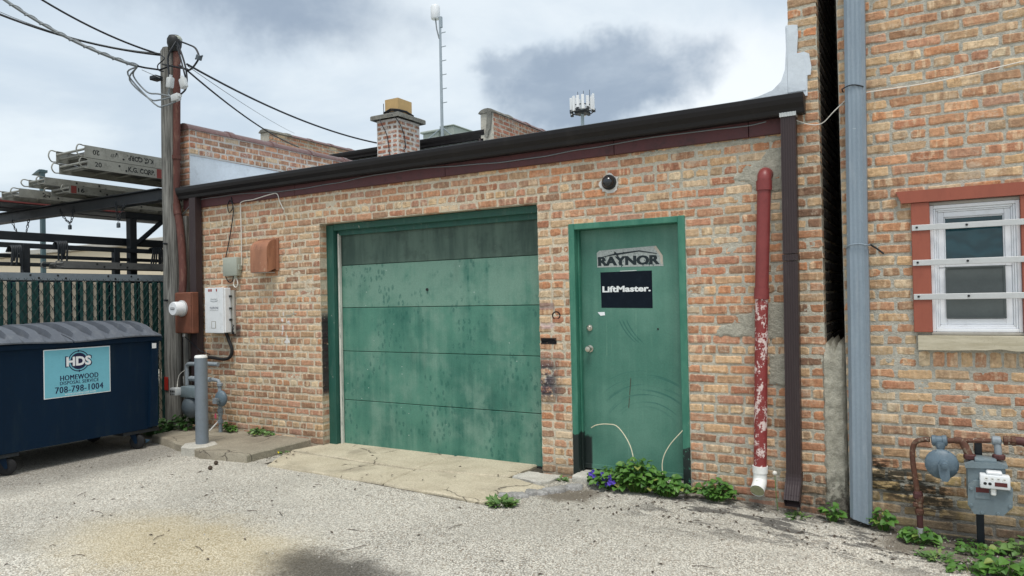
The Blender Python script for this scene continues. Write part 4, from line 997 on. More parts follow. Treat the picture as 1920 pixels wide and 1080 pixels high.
# ------------------------------------------------------------------ pipes and fixtures on the walls
def loft(sections, caps=True, mi=0):
    mb_ = MB(); n = len(sections[0]); v = [p for s_ in sections for p in s_]
    f = [(i*n+k, i*n+(k+1) % n, (i+1)*n+(k+1) % n, (i+1)*n+k) for i in range(len(sections)-1) for k in range(n)]
    if caps: f += [tuple(range(n-1, -1, -1)), tuple((len(sections)-1)*n+k for k in range(n))]
    return mb_.add(v, f, mi)
def fluted(cx, cy, z, w_, d, tilt=0.0, dy=0.0):
    """outline of a corrugated rectangular downspout, front to -y"""
    pts = []; n = 6
    for i in range(n*2+1):
        t = -1+i/n; pts.append((cx+t*w_/2, cy-d/2+(0.004 if i % 2 else 0.0), z))
    pts += [(cx+w_/2+0.0, cy+d/2, z), (cx-w_/2, cy+d/2, z)]
    return [Vector(p) for p in pts]
# right brown downspout with kicked-out foot
t = thing('downspout', 'dark brown fluted downspout at the right end of the gutter', 'downspout', (-0.85, -0.07, 0.0))
MB().frombm(bmesh.new()) if False else None
loft([fluted(-0.838, -0.066, 2.815, 0.100, 0.075), fluted(-0.846, -0.066, 1.82, 0.100, 0.075)]).build('pipe', DSBROWN, t)
loft([fluted(-0.8462, -0.066, 1.815, 0.106, 0.081), fluted(-0.8464, -0.066, 1.77, 0.106, 0.081)]).build('joint', DSBROWN, t)
loft([fluted(-0.8466, -0.066, 1.765, 0.099, 0.075), fluted(-0.862, -0.066, 0.255, 0.099, 0.075)]).build('pipe', DSBROWN, t)
secs = []
def rot_sec(c, w_, d, ang):
    pts = fluted(0, 0, 0, w_, d); R = Matrix.Rotation(ang, 3, 'X'); return [Vector(c)+R @ p for p in pts]
for i in range(9):
    a = RAD(-48*i/8); k = 1.0+(0.018 if i % 2 else 0)
    secs.append(rot_sec((-0.862-0.0004*i, -0.066-0.16*(1-math.cos(a)), 0.255-0.16*math.sin(-a)), 0.104*k, 0.080*k, a))
a = RAD(-48); secs.append(rot_sec((-0.866, -0.066-0.16*(1-math.cos(a))-0.06*math.sin(-a)-.01, 0.255-0.16*math.sin(-a)-0.075), 0.104, 0.08, a))
e = loft(secs, False); e.v = list(e.v)
e.build('elbow', DSBROWN, t)
end = secs[-1]; MB().add([tuple(p*0.99+Vector(sum(end, Vector())/len(end))*0.01+Vector((0, .02, .03))) for p in end], [tuple(range(len(end)))]).build('mouth', INKK, t)
loft([fluted(-0.838, -0.067, 2.830, 0.112, 0.088), fluted(-0.838, -0.067, 2.800, 0.112, 0.088)]).build('outlet', ALU, t)
# left downspout
t = thing('downspout', 'dark brown downspout behind the grey bollard at the left corner', 'downspout', (-7.53, -0.07, 0.1))
loft([fluted(-7.530, -0.070, 2.815, 0.115, 0.085), fluted(-7.528, -0.070, 0.12, 0.115, 0.085)]).build('pipe', DSBROWN, t)
loft([fluted(-7.529, -0.070, 1.50, 0.122, 0.092), fluted(-7.529, -0.070, 1.40, 0.122, 0.092)]).build('joint', DSBROWN, t)
# red painted drain
t = thing('drain_pipe', 'flaking red painted plastic drain pipe ending in a white elbow', 'pipe', (-1.06, -0.08, 0.1))
mbp = MB().tube([Vector((-1.012, 0.03, 2.415))]+arc((-1.014, -0.028, 2.365), 0.050, 90, 180, 7, (0, 1, 0), (0, 0, 1))+[Vector((-1.016, -0.078, 2.33))], 0.050, 20)
mbp.build('top_elbow', REDPVC_T, t, 50)
MB().tube([(-1.016, -0.078, 2.36), (-1.018, -0.078, 2.29)], 0.056, 20).build('collar', REDPVC_T, t, 40)
MB().tube([(-1.018, -0.078, 2.29), (-1.052, -0.080, 1.55)], 0.048, 20).build('pipe', REDPVC_T, t, 40)
MB().tube([(-1.051, -0.080, 1.58), (-1.054, -0.080, 1.50)], 0.054, 20).build('collar', REDPVC_T, t, 40)
MB().tube([(-1.054, -0.080, 1.50), (-1.093, -0.085, 0.27)], 0.046, 20).build('pipe', REDPVC, t, 40)
el = MB().tube([(-1.093, -0.085, 0.285), (-1.0945, -0.085, 0.235)], 0.054, 20)
el.tube([Vector((-1.0945, -0.085, 0.236))]+[Vector((-1.096, -0.085-0.055*(1-math.cos(RAD(q_))), 0.205-0.055*math.sin(RAD(q_)))) for q_ in range(0, 81, 10)]+[Vector((-1.098, -0.185, 0.125))], 0.049, 20, caps=False)
el.build('white_elbow', PVC, t, 50)
MB().lathe([(0.049, 0), (0.043, 0.001), (0.042, -0.06), (0.0, -0.062)], (-1.098, -0.185, 0.125), (-0.02, -0.78, -0.5), 20).build('mouth', PVC_IN, t, 40)
# big pale galvanised downspout
t = thing('galvanised_downspout', 'wide pale blue galvanised downspout cut off near the ground', 'downspout', (-0.42, -0.11, -0.03))
def octo(cx, cy, z, w_, d):
    c = 0.022; pts = [(-w_/2, d/2), (-w_/2, -d/2+c), (-w_/2+c, -d/2)]
    for i in range(1, 6): pts.append((-w_/2+c+(w_-2*c)*i/6, -d/2+(0.005 if i % 2 else 0)))
    pts += [(w_/2-c, -d/2), (w_/2, -d/2+c), (w_/2, d/2)]
    return [Vector((cx+a, cy+b, z)) for a, b in pts]
loft([octo(-0.386, -0.075, 4.6, 0.128, 0.11), octo(-0.392, -0.075, 3.6, 0.128, 0.11), octo(-0.415, -0.075, 1.80, 0.126, 0.11)]).build('pipe', GALV, t)
bot = octo(-0.436, -0.077, -0.035, 0.134, 0.116)
bot = [Vector((p.x, p.y, p.z+0.035*(1-(p.x+0.50)/0.13)+(0.0 if p.y < -.1 else 0.02))) for p in bot]
loft([octo(-0.4145, -0.076, 1.83, 0.133, 0.116), octo(-0.418, -0.076, 1.4, 0.133, 0.116), bot]).build('lower_pipe', GALV, t)
MB().tube([Vector((-0.480, -0.06, 2.925))]+[Vector((-0.480+0.128*i/6, -0.136-0.004*math.sin(i), 2.925+0.020*math.sin(math.pi*i/6))) for i in range(7)]+[Vector((-0.345, -0.05, 2.92))], 0.0045, 6).build('tie_wire', CABLE, t)
MB().tube([(-0.34, -0.05, 1.86), (-0.30, -0.09, 1.83), (-0.255, -0.10, 1.79)], 0.006, 6).build('strap_end', INKK, t)
MB().tube(smoothpath([(-0.482, -0.10, 1.835), (-0.46, -0.142, 1.855), (-0.40, -0.144, 1.862), (-0.35, -0.142, 1.85), (-0.34, -0.05, 1.86)]), 0.005, 6).build('strap', GALV, t)

# white twine from downspout along both walls
flat(MB().tube(smoothpath([(-0.79, -0.05, 2.775), (-0.70, -0.03, 2.735), (-0.62, -0.03, 2.735), (-0.54, -0.06, 2.80), (-0.44, -0.02, 2.90)]), 0.0035, 5), 'cable', CABLEW, 'white cable swagged across the dark gap to the galvanised downspout', 'cable')
flat(MB().tube(smoothpath([(-0.34, -0.03, 2.905), (0.1, -0.015, 2.915), (0.6, -0.012, 2.965), (1.2, -0.012, 3.0)]), 0.0035, 5), 'cable', CABLEW, 'thin white cable stretched across the house wall above the window', 'cable')

# dome camera
t = thing('security_camera', 'small black dome camera caulked to the wall above the door', 'camera', (-2.25, -0.02, 2.42))
r_ = random.Random(71); ring_ = [(0.083*(1+r_.uniform(-.16, .16))*math.cos(k*math.pi/12), 0.083*(1+r_.uniform(-.16, .16))*math.sin(k*math.pi/12)-0.008) for k in range(24)]
MB().prism(ring_, (-2.252, -0.012, 2.478), EX, EZ, (0, 0.02, 0)).build('caulk', CAULK, t)
MB().lathe([(0.062, 0), (0.062, 0.022), (0.056, 0.028), (0.050, 0.028)], (-2.250, -0.010, 2.480), YN, 24).build('base', INKK, t, 40)
MB().lathe([(0.050*math.cos(RAD(a)), 0.028+0.046*math.sin(RAD(a))) for a in range(0, 91, 10)], (-2.250, -0.010, 2.480), YN, 24).build('dome', DOME, t, 60)

# dryer vent hood
t = thing('vent_hood', 'rust brown painted metal vent hood on the left wall', 'vent hood', (-6.34, -0.07, 1.88))
MB().rbox(-6.505, -6.180, -0.022, 0.0, 1.90, 2.262, 0.004).build('flange', VENT, t)
pr = [(-0.0225, 2.245)]+[(-0.0225-0.125*math.sin(RAD(a)), 2.125+0.12*math.cos(RAD(a))) for a in range(0, 91, 15)]+[(-0.148, 1.885), (-0.140, 1.882), (-0.0225, 1.925)]
mb = MB().prism(pr, (-6.478, 0, 0), (0, 1, 0), (0, 0, 1), (0.268, 0, 0)); mb.build('hood', VENT, t, 35)
MB().box(-6.470, -6.218, -0.139, -0.03, 1.876, 1.8825).build('damper_flap', PLATE, t)

# small grey junction box
t = thing('junction_box', 'small pale grey junction box with looped wires', 'junction box', (-6.92, -0.04, 1.84))
MB().rbox(-7.045, -6.800, -0.075, 0.0, 1.862, 2.078, 0.012, 2).build('cover', GREYBOX, t, 40)
MB().rbox(-6.802, -6.785, -0.055, -0.005, 1.93, 1.99, 0.004).build('hinge', GREYBOX, t)
MB().tube([(-6.86, -0.04, 1.865), (-6.86, -0.04, 1.835)], 0.018, 10).build('cable_gland', GREYBOX, t)
# telephone box
t = thing('telephone_box', 'white TELEPHONE network box on a grey steel plate', 'telephone box', (-7.1, -0.05, 1.2))
MB().rbox(-7.26, -6.915, -0.030, 0.0, 1.195, 1.700, 0.004).build('back_plate', PLATE, t)
MB().rbox(-7.295, -6.960, -0.112, -0.031, 1.212, 1.728, 0.006).build('housing', WHITE, t)
mb = MB().rbox(-7.300, -6.975, -0.128, -0.113, 1.208, 1.733, 0.005)
yk = -0.1285
mb.text('TELEPHONE', (-7.135, yk, 1.498), EX, EZ, 0.155, 0.026, (0, 0, 0), 1)
mb.text('NETWORK INTERFACE', (-7.135, yk, 1.470), EX, EZ, 0.150, 0.010, (0, 0, 0), 2)
mb.text('Ameritech', (-7.135, yk, 1.600), EX, (0.12, 0, 1), 0.120, 0.030, (0, 0, 0), 2)
mb.prism([(-7.165, 1.522), (-7.110, 1.522), (-7.110, 1.562), (-7.165, 1.562)], (0, yk, 0), EX, EZ, (0, -0.0006, 0), 0)
for a in range(14):
    a0, a1 = RAD(200+11*a), RAD(211+11*a)
    mb.prism([(-7.135+.075*math.cos(a0), 1.595+.022*math.sin(a0)), (-7.135+.075*math.cos(a1), 1.595+.022*math.sin(a1)), (-7.135+.073*math.cos(a1), 1.592+.026*math.sin(a1)), (-7.135+.073*math.cos(a0), 1.592+.026*math.sin(a0))], (0, yk, 0), EX, EZ, (0, -0.0006, 0), 2)
for x, w_ in ((-7.235, .016), (-7.212, .018), (-7.188, .018), (-7.095, .018)): mb.prism([(x, 1.688), (x+w_, 1.688), (x+w_, 1.718), (x, 1.718)], (0, yk, 0), EX, EZ, (0, -0.0006, 0), 3)
mb.prism([(-7.185, 1.262), (-7.105, 1.262), (-7.105, 1.345), (-7.185, 1.345)], (0, yk, 0), EX, EZ, (0, -0.0006, 0), 4)
mb.prism([(-7.175, 1.268), (-7.118, 1.268), (-7.118, 1.338), (-7.175, 1.338)], (0, yk-.0007, 0), EX, EZ, (0, -0.0006, 0), 0)
mb.build('door', [WHITE, INK, CABLEG, REDTAPE, PLATE], t)
for z in (1.63, 1.49, 1.36): MB().rbox(-6.966, -6.935, -0.06, -0.035, z-.012, z+.012, 0.004).build('latch', INKK, t)
# soot-black spray on the plate is a mark of its own
patch('spray_mark', [(-6.958, 1.20), (-6.918, 1.20), (-6.918, 1.31), (-6.945, 1.32)], -0.033, t, BLACK, 9, 0.0015, 0.004)

# electricity meter cabinet
t = thing('meter_cabinet', 'rusty brown electric meter cabinet with round meter beside the pole', 'meter cabinet', (-7.58, -0.15, 1.2))
MB().rbox(-7.738, -7.425, -0.205, -0.116, 1.205, 1.690, 0.008).build('cabinet', RUSTBOX, t)
MB().rbox(-7.730, -7.433, -0.217, -0.206, 1.212, 1.682, 0.004).build('cover', RUSTBOX, t)
MB().lathe([(0.095, 0), (0.095, 0.022), (0.086, 0.03)], (-7.585, -0.217, 1.500), YN, 28).build('ring', ALU, t, 40)
mb = MB().lathe([(0.080, 0.025), (0.080, 0.115), (0.074, 0.128), (0.0, 0.130)], (-7.585, -0.217, 1.500), YN, 28)
mb.box(-7.620, -7.550, -0.3490, -0.3475, 1.487, 1.513, 1)
for k in range(4): mb.box(-7.610+.015*k, -7.602+.015*k, -0.3500, -0.3491, 1.492, 1.508, 0)
mb.build('meter', [WHITE, INKK], t, 40)
MB().tube([(-7.66, -0.15, 1.205), (-7.66, -0.15, 1.165)], 0.02, 10).build('nipple', ALU, t)
# black conduit and cable below the boxes
flat(MB().tube(smoothpath([(-7.03, -0.05, 1.21), (-6.99, -0.045, 1.12), (-6.945, -0.04, 1.02), (-6.98, -0.04, 0.93), (-7.10, -0.04, 0.90), (-7.35, -0.04, 0.915), (-7.62, -0.04, 0.90), (-7.72, -0.05, 0.80), (-7.74, -0.05, 0.3)]), 0.019, 8), 'flexible_conduit', RUBBER, 'black flexible conduit curving under the telephone box', 'conduit', 60)
flat(MB().tube([(-7.66, -0.15, 1.17), (-7.42, -0.10, 0.99), (-7.35, -0.03, 0.95)], 0.006, 6), 'ground_wire', CABLE, 'thin black wire slanting down from the meter cabinet', 'wire')
# service conduit with weatherhead
t = thing('service_conduit', 'rust red service conduit with weatherhead beside the wooden pole', 'conduit', (-7.8, -0.12, 1.69))
MB().tube([(-7.797, -0.095, 4.66), (-7.825, -0.095, 3.6), (-7.842, -0.095, 2.97), (-7.848, -0.095, 2.76)], 0.042, 14).build('riser', CONDUIT, t, 50)
MB().tube([(-7.848, -0.095, 2.77), (-7.840, -0.096, 2.70), (-7.815, -0.10, 2.63)], 0.047, 14).build('coupling', CONDUIT, t, 50)
MB().tube(smoothpath([(-7.825, -0.098, 2.66), (-7.775, -0.10, 2.45), (-7.720, -0.115, 2.10), (-7.680, -0.14, 1.85), (-7.672, -0.155, 1.688)]), 0.044, 14).build('lower_run', CONDUIT, t, 50)
MB().tube([(-7.831, -0.095, 3.36), (-7.833, -0.095, 3.31)], 0.052, 14).build('strap', CONDUIT, t)
wh = MB().lathe([(0.05, -0.05), (0.075, 0.0), (0.085, 0.05), (0.080, 0.10), (0.055, 0.14), (0.0, 0.152)], (-7.800, -0.12, 4.66), (0.05, -0.12, 1), 18)
wh.build('weatherhead', INKK, t, 50)
MB().lathe([(0.081, 0.0), (0.086, 0.02), (0.070, 0.055), (0.0, 0.075)], (-7.800, -0.118, 4.735), (0.05, -0.1, 1), 18).build('hood_cap', GREYBOX, t, 50)

# ------------------------------------------------------------------ bollard
t = thing('bollard', 'round grey plastic-sleeved bollard on the concrete pad', 'bollard', (-6.595, -0.70, 0.08))
MB().lathe([(0.064, 0.06), (0.064, 0.985)], (-6.595, -0.70, 0.0), (0, 0, 1), 28).build('sleeve', BOLLARD, t, 40)
MB().lathe([(0.0641, 0.9855), (0.0641, 0.998), (0.054, 1.012), (0.0, 1.016)], (-6.595, -0.70, 0.0), (0, 0, 1), 28).build('cap', PVC, t, 40)

# ------------------------------------------------------------------ gas meters
def flange_disc(mb_, c, r, th, n=24):
    return mb_.lathe([(r*.35, -th*.9), (r*.8, -th*.55), (r*.96, -th*.25), (r, -th*.12), (r, th*.12), (r*.96, th*.25), (r*.85, th*.5), (r*.45, th*.9), (r*.2, th)], c, YN, n)
# right-hand set
t = thing('gas_meter', 'blue grey gas meter set with rusty pipes below the barred window', 'gas meter', (0.15, -0.2, -0.06))
riser = smoothpath([(-0.088, -0.15, 0.10), (-0.100, -0.15, 0.25), (-0.118, -0.15, 0.42), (-0.118, -0.15, 0.50), (-0.098, -0.155, 0.555), (-0.05, -0.16, 0.575), (-0.02, -0.165, 0.577)], 4)
MB().tube(riser, 0.0165, 12).build('riser_pipe', RUSTPIPE, t, 50)
MB().tube([(-0.086, -0.15, -0.10), (-0.088, -0.15, 0.11)], 0.018, 12).build('ground_pipe', MAROON, t, 50)
MB().tube([(-0.0865, -0.15, -0.09), (-0.0868, -0.15, 0.0)], 0.0205, 12).build('sleeve', CONN, t, 50)
v_ = MB().lathe([(0.022, 0), (0.026, 0.012), (0.026, 0.03), (0.019, 0.04), (0.024, 0.055), (0.022, 0.07), (0.027, 0.085), (0.027, 0.115), (0.021, 0.13)], (-0.089, -0.15, 0.085), (0, 0, 1), 8)
v_.rbox(-0.125, -0.095, -0.175, -0.13, 0.135, 0.165, 0.005)
v_.build('shutoff_valve', RUSTPIPE, t)
MB().lathe([(0.024, 0), (0.029, 0.008), (0.029, 0.035), (0.022, 0.05)], (-0.094, -0.15, 0.185), (0, 0, 1), 8).build('union_nut', MAROON, t)
rg = MB(); flange_disc(rg, (0.042, -0.225, 0.440), 0.094, 0.045)
rg.lathe([(0.030, 0), (0.030, 0.030), (0.018, 0.034), (0.018, 0.052), (0.0, 0.054)], (0.052, -0.255, 0.450), (0.1, -1, -0.1), 16)
for k in range(8):
    a = RAD(45*k+20); rg.lathe([(0.007, -0.012), (0.007, 0.012)], (0.042+0.086*math.cos(a), -0.228, 0.440+0.086*math.sin(a)), YN, 6)
rg.build('regulator', REGUL, t, 40)
rv = MB().prism([(0.020, 0.450), (0.030, 0.37), (0.045, 0.345), (0.072, 0.345), (0.085, 0.365), (0.082, 0.45)], (0, -0.288, 0), EX, EZ, (0, 0.03, 0))
rv.build('vent_hood', REGUL, t, 40)
MB().lathe([(0.020, 0), (0.034, 0.006), (0.034, 0.026), (0.030, 0.03), (0.030, 0.06), (0.034, 0.064), (0.034, 0.085), (0.020, 0.09)], (-0.012, -0.185, 0.578), (1, 0, 0.06), 10).lathe([(0.026, 0), (0.030, 0.02), (0.020, 0.05)], (0.038, -0.2, 0.575), (0, 0, -1), 12).build('regulator_neck', REGUL, t, 40)
MB().tube([(0.075, -0.188, 0.583), (0.125, -0.195, 0.590)], 0.017, 12).build('pipe_nipple', RUSTPIPE, t, 40)
MB().tube([(0.135, -0.2, 0.592), (0.335, -0.2, 0.606)], 0.015, 8).build('meter_bar', RUSTPIPE, t, 40)
MB().tube(smoothpath([(0.118, -0.197, 0.592), (0.15, -0.2, 0.590), (0.172, -0.205, 0.555), (0.190, -0.212, 0.505)]), 0.023, 12).build('inlet_bend', RUSTPIPE, t, 50)
MB().lathe([(0.0, -0.03), (0.028, -0.022), (0.030, 0.0), (0.028, 0.02), (0.0, 0.03)], (0.335, -0.2, 0.607), (1, 0, 0), 14).tube([(0.338, -0.203, 0.60), (0.342, -0.212, 0.525)], 0.020, 12).build('outlet_tee', PIPEGREY, t, 50)
for x, z in ((0.193, 0.497), (0.343, 0.510)): MB().lathe([(0.030, -0.014), (0.034, -0.008), (0.034, 0.012), (0.028, 0.018)], (x, -0.213, z), (0, 0, 1), 8).build('swivel_nut', MAROON, t)
MB().lathe([(0.022, 0), (0.030, 0.004), (0.030, 0.02), (0.026, 0.024), (0.026, 0.04), (0.031, 0.044), (0.031, 0.062), (0.02, 0.066)], (0.368, -0.2, 0.611), (1, 0, 0.06), 8).build('union', RUSTPIPE, t)
MB().tube(smoothpath([(0.430, -0.2, 0.615), (0.470, -0.2, 0.612), (0.500, -0.2, 0.585), (0.505, -0.2, 0.53), (0.506, -0.2, 0.40), (0.520, -0.15, 0.30), (0.53, 0.03, 0.28)]), 0.026, 12).build('outlet_pipe', MAROON, t, 50)
body = MB().rbox(0.172, 0.372, -0.285, -0.150, 0.250, 0.468, 0.02, 2)
body.prism([(0.165, 0.445), (0.380, 0.460), (0.382, 0.475), (0.340, 0.490), (0.200, 0.482), (0.163, 0.462)], (0, -0.30, 0), EX, EZ, (0, 0.155, 0))
body.rbox(0.215, 0.330, -0.285, -0.16, 0.478, 0.506, 0.010, 2)
body.build('case', METER, t, 40)
fc = [(0.178, 0.345), (0.172, 0.225), (0.205, 0.172), (0.350, 0.180), (0.398, 0.235), (0.402, 0.345), (0.375, 0.385), (0.205, 0.375)]
fp = MB().prism(fc, (0, -0.315, 0), EX, EZ, (0, 0.028, 0))
for x, z in ((0.192, 0.325), (0.190, 0.225), (0.245, 0.186), (0.325, 0.189), (0.385, 0.24), (0.386, 0.335)): fp.lathe([(0.010, 0), (0.009, 0.008), (0, 0.009)], (x, -0.315, z), YN, 6)
fp.prism([(0.212, 0.270), (0.285, 0.273), (0.285, 0.345), (0.212, 0.342)], (0, -0.320, 0), EX, EZ, (0, 0.004, 0))
fp.build('front_cover', METER, t, 30)
MB().prism([(0.216, 0.308), (0.282, 0.311), (0.282, 0.341), (0.216, 0.338)], (0, -0.322, 0), EX, EZ, (0, 0.002, 0)).build('name_plate', LINERED, t)
ix = MB().rbox(0.236, 0.388, -0.355, -0.285, 0.343, 0.425, 0.008, 2).rbox(0.270, 0.350, -0.345, -0.285, 0.425, 0.445, 0.006)
for k in range(4): ix.lathe([(0.011, 0), (0.011, 0.001), (0.0, 0.001)], (0.268+0.030*k, -0.3552, 0.404), YN, 12, 1); ix.box(0.264+.030*k, 0.274+.030*k, -0.3575, -0.3563, 0.403, 0.406, 2)
ix.box(0.310, 0.372, -0.3566, -0.3552, 0.362, 0.386, 3)
for k in range(2): ix.lathe([(0.009, 0), (0.009, 0.001), (0, 0.001)], (0.262+.024*k, -0.3552, 0.374), YN, 10, 2)
ix.build('index', [WHITE, PVC, INKK, LINERED], t, 30)
MB().rbox(0.290, 0.318, -0.34, -0.316, 0.300, 0.342, 0.006).build('index_latch', PVC, t)
MB().rbox(0.222, 0.262, -0.155, -0.100, -0.12, 0.60, 0.004).build('support_post', STEEL, t)
# left-hand set behind the bollard
t = thing('gas_meter', 'dark round gas meter with grey pipes half hidden by the bollard', 'gas meter', (-7.35, -0.2, 0.08))
mt_ = MB(); flange_disc(mt_, (-7.40, -0.25, 0.36), 0.130, 0.10, 28); mt_.build('diaphragm_case', METER_D, t, 40)
MB().rbox(-7.52, -7.24, -0.32, -0.17, 0.47, 0.60, 0.02, 2).build('case', METER, t, 40)
ix = MB().rbox(-7.60, -7.49, -0.39, -0.30, 0.50, 0.585, 0.008, 2)
for k in range(3): ix.box(-7.585+.03*k, -7.565+.03*k, -0.3915, -0.3902, 0.535, 0.56, 1); ix.box(-7.585+.03*k, -7.57+.03*k, -0.3915, -0.3902, 0.51, 0.52, 1)
ix.build('index', [CONN, INKK], t, 40)
MB().tube([(-7.545, -0.2, 0.60), (-7.548, -0.2, 0.80)]+[Vector(p) for p in arc((-7.50, -0.2, 0.80), 0.048, 180, 90, 5)]+[(-7.40, -0.19, 0.85), (-7.33, -0.17, 0.86), (-7.05, -0.15, 0.85)], 0.024, 12).build('inlet_pipe', PIPEGREY, t, 50)
MB().tube([(-7.32, -0.22, 0.60), (-7.32, -0.22, 0.665)], 0.026, 10).build('spud', PIPEGREY, t)
MB().tube([(-7.50, -0.2, 0.68), (-7.30, -0.2, 0.675), (-7.12, -0.16, 0.675), (-7.05, -0.15, 0.665), (-7.025, -0.15, 0.63), (-7.022, -0.15, 0.08)], 0.022, 12).build('outlet_pipe', PIPEGREY, t, 50)
for z, r in ((0.20, 0.033), (0.29, 0.030), (0.33, 0.033), (0.44, 0.030), (0.62, 0.032)): MB().lathe([(r*.8, -0.02), (r, -0.014), (r, 0.014), (r*.8, 0.02)], (-7.022, -0.15, z), (0, 0, 1), 10).build('fitting', PIPEGREY, t)
for x in (-7.47, -7.42, -7.36, -7.15): MB().lathe([(0.024, -0.018), (0.031, -0.012), (0.031, 0.012), (0.024, 0.018)], (x, -0.195, 0.678), (1, 0, 0), 10).build('fitting', PIPEGREY, t)
rg = MB(); flange_disc(rg, (-6.925, -0.21, 0.475), 0.092, 0.05)
rg.lathe([(0.028, 0), (0.028, 0.05), (0.0, 0.052)], (-6.915, -0.25, 0.46), (0.2, -1, -0.1), 14); rg.build('regulator', REGUL, t, 40)
MB().tube([(-7.05, -0.2, 0.455), (-6.95, -0.27, 0.455)], 0.022, 10).build('regulator_arm', REGUL, t, 40)
MB().prism([(-6.945, 0.43), (-6.885, 0.43), (-6.88, 0.49), (-6.94, 0.49)], (0, -0.31, 0), EX, EZ, (0, 0.04, 0)).build('vent', PIPEGREY, t)
MB().prism([(-7.085, 0.24), (-7.06, 0.23), (-7.05, 0.27), (-7.065, 0.30), (-7.085, 0.28)], (0, -0.18, 0), EX, EZ, (0, 0.002, 0)).build('tag', PINK, t)
MB().tube([(-7.03, -0.18, 0.20), (-7.12, -0.22, 0.10)], 0.008, 6).build('locator_stake', PVC, t)
MB().tube(smoothpath([(-7.55, -0.22, 0.78), (-7.63, -0.24, 0.72), (-7.64, -0.26, 0.62), (-7.59, -0.30, 0.56)]), 0.004, 5).build('sense_line', CABLEW, t)
MB().rbox(-7.30, -7.24, -0.28, -0.22, 0.075, 0.48, 0.004).build('support_post', STEEL, t)

# ------------------------------------------------------------------ wires along the fascia
pts = []; r_ = random.Random(81)
for i in range(30):
    x = -7.85+i*0.24; pts.append((x, -0.034+r_.uniform(-.002, .002), (2.782+0.02*math.sin(i*.55)+r_.uniform(-.006, .006)) if x > -7.6 else 2.62+0.65*(x+7.85)))
flat(MB().tube(smoothpath([p for p in pts if p[0] < -1.1]+[(-1.0, -0.03, 2.80)], 3), 0.005, 5), 'cable', CABLEG, 'thin grey cable sagging along the fascia under the gutter', 'cable')
flat(MB().tube(smoothpath([(-6.93, -0.030, 2.775), (-6.90, -0.032, 2.66), (-6.96, -0.035, 2.60), (-6.99, -0.033, 2.68), (-6.95, -0.03, 2.74), (-6.90, -0.026, 2.62), (-6.98, -0.022, 2.30), (-7.07, -0.022, 2.02), (-7.06, -0.025, 1.88), (-7.0, -0.03, 1.80), (-6.93, -0.035, 1.80), (-6.90, -0.04, 1.86)]), 0.006, 6), 'cable', CABLE, 'black looped cable dropping from the gutter to the junction box', 'cable')
flat(MB().tube(smoothpath([(-6.78, -0.022, 1.98), (-6.775, -0.022, 2.3), (-6.78, -0.022, 2.63), (-6.75, -0.03, 2.705), (-6.55, -0.03, 2.715), (-6.30, -0.03, 2.745), (-6.17, -0.03, 2.745), (-6.13, -0.030, 2.66), (-6.08, -0.02, 2.565)]), 0.006, 6), 'cable', CABLEW, 'white cable rising from the junction box with a loose hanging end', 'cable')
flat(MB().tube(smoothpath([(-6.86, -0.04, 1.845), (-6.89, -0.05, 1.77), (-6.85, -0.05, 1.73), (-6.82, -0.045, 1.77), (-6.85, -0.04, 1.845)]), 0.006, 6), 'cable', CABLEW, 'short white cable loop hanging under the junction box', 'cable')
# ------------------------------------------------------------------ utility pole and its wires
t = thing('utility_pole', 'weathered grey wooden utility pole at the garage corner', 'utility pole', (-7.935, -0.105, 0))
r_ = random.Random(91); secs = []
for i in range(16):
    z = -0.05+i*(4.72/15); cx = -7.935-0.008*(z/4.7); rr = 0.101-0.006*z/4.7; s_ = []
    for k in range(14):
        a = 2*math.pi*k/14; s_.append(Vector((cx+rr*(1+r_.uniform(-.035, .035))*math.cos(a), -0.105+rr*(1+r_.uniform(-.035, .035))*math.sin(a), z+(r_.uniform(-.05, .03) if i == 15 else 0))))
    secs.append(s_)
loft(secs).build('pole', WOODPOLE, t, 40)
MB().rbox(-7.832, -7.735, -0.050, -0.003, -0.05, 2.62, 0.006).build('backing_post', WOODPOLE, t)
MB().rbox(-7.965, -7.895, -0.212, -0.205, 0.52, 0.68, 0.002).build('red_marker', REDTAPE, t)
for z in (2.28, 1.60): MB().tube([(-7.90, -0.195, z), (-7.89, -0.245, z)], 0.012, 8).build('bolt', STEEL, t)
ct = thing('cable_clamp', 'black cable clamp bracket high on the pole', 'clamp', (-8.0, -0.3, 4.26))
MB().rbox(-8.05, -7.93, -0.295, -0.190, 4.262, 4.312, 0.008).build('bracket', STEEL, ct)
def wire(pts, r, mat, label, n=6, name='overhead_cable'):
    return flat(MB().tube(pts, r, n), name, mat, label, 'cable', 60)
PT = Vector((-7.93, -0.24, 4.55))
a0, a1 = at(258, 124, -0.5), at(-30, -28, -1.6)
main = sag(a0, a1, 0.10, 20)
wire(main, 0.019, CABLEG, 'thick grey twisted service cable running to the upper left')
tw_ = []
for i in range(120):
    q_ = i/119; p = main[0].lerp(main[-1], q_)-Vector((0, 0, 0.10*4*q_*(1-q_))); tw_.append(p+Vector((0, math.cos(i*.55)*.022, math.sin(i*.55)*.022)))
wire(tw_, 0.009, CABLEG, 'thin grey strand spiralling round the thick service cable', 5)
wire([a0, at(272, 127, -.4), at(300, 131, -.3), at(318, 124, -.30), PT+Vector((.1, -.03, -.13)), at(352, 130, -.2)], 0.011, CABLE, 'black messenger wire tying the thick cable to the pole', 6)
wire(sag(at(300, 102, -.3), at(60, -12, -1.5), 0.06), 0.011, CABLE, 'upper black wire running from the pole to the upper left')
wire(sag(at(300, 103, -.3), at(-30, 15, -1.6), 0.08), 0.013, CABLE, 'lower black wire running from the pole to the left edge')
wire(sag(at(303, 100, -.3), at(-30, 9, -1.7), 0.10), 0.004, CABLEG, 'hair-thin grey wire beside the lower black wire')
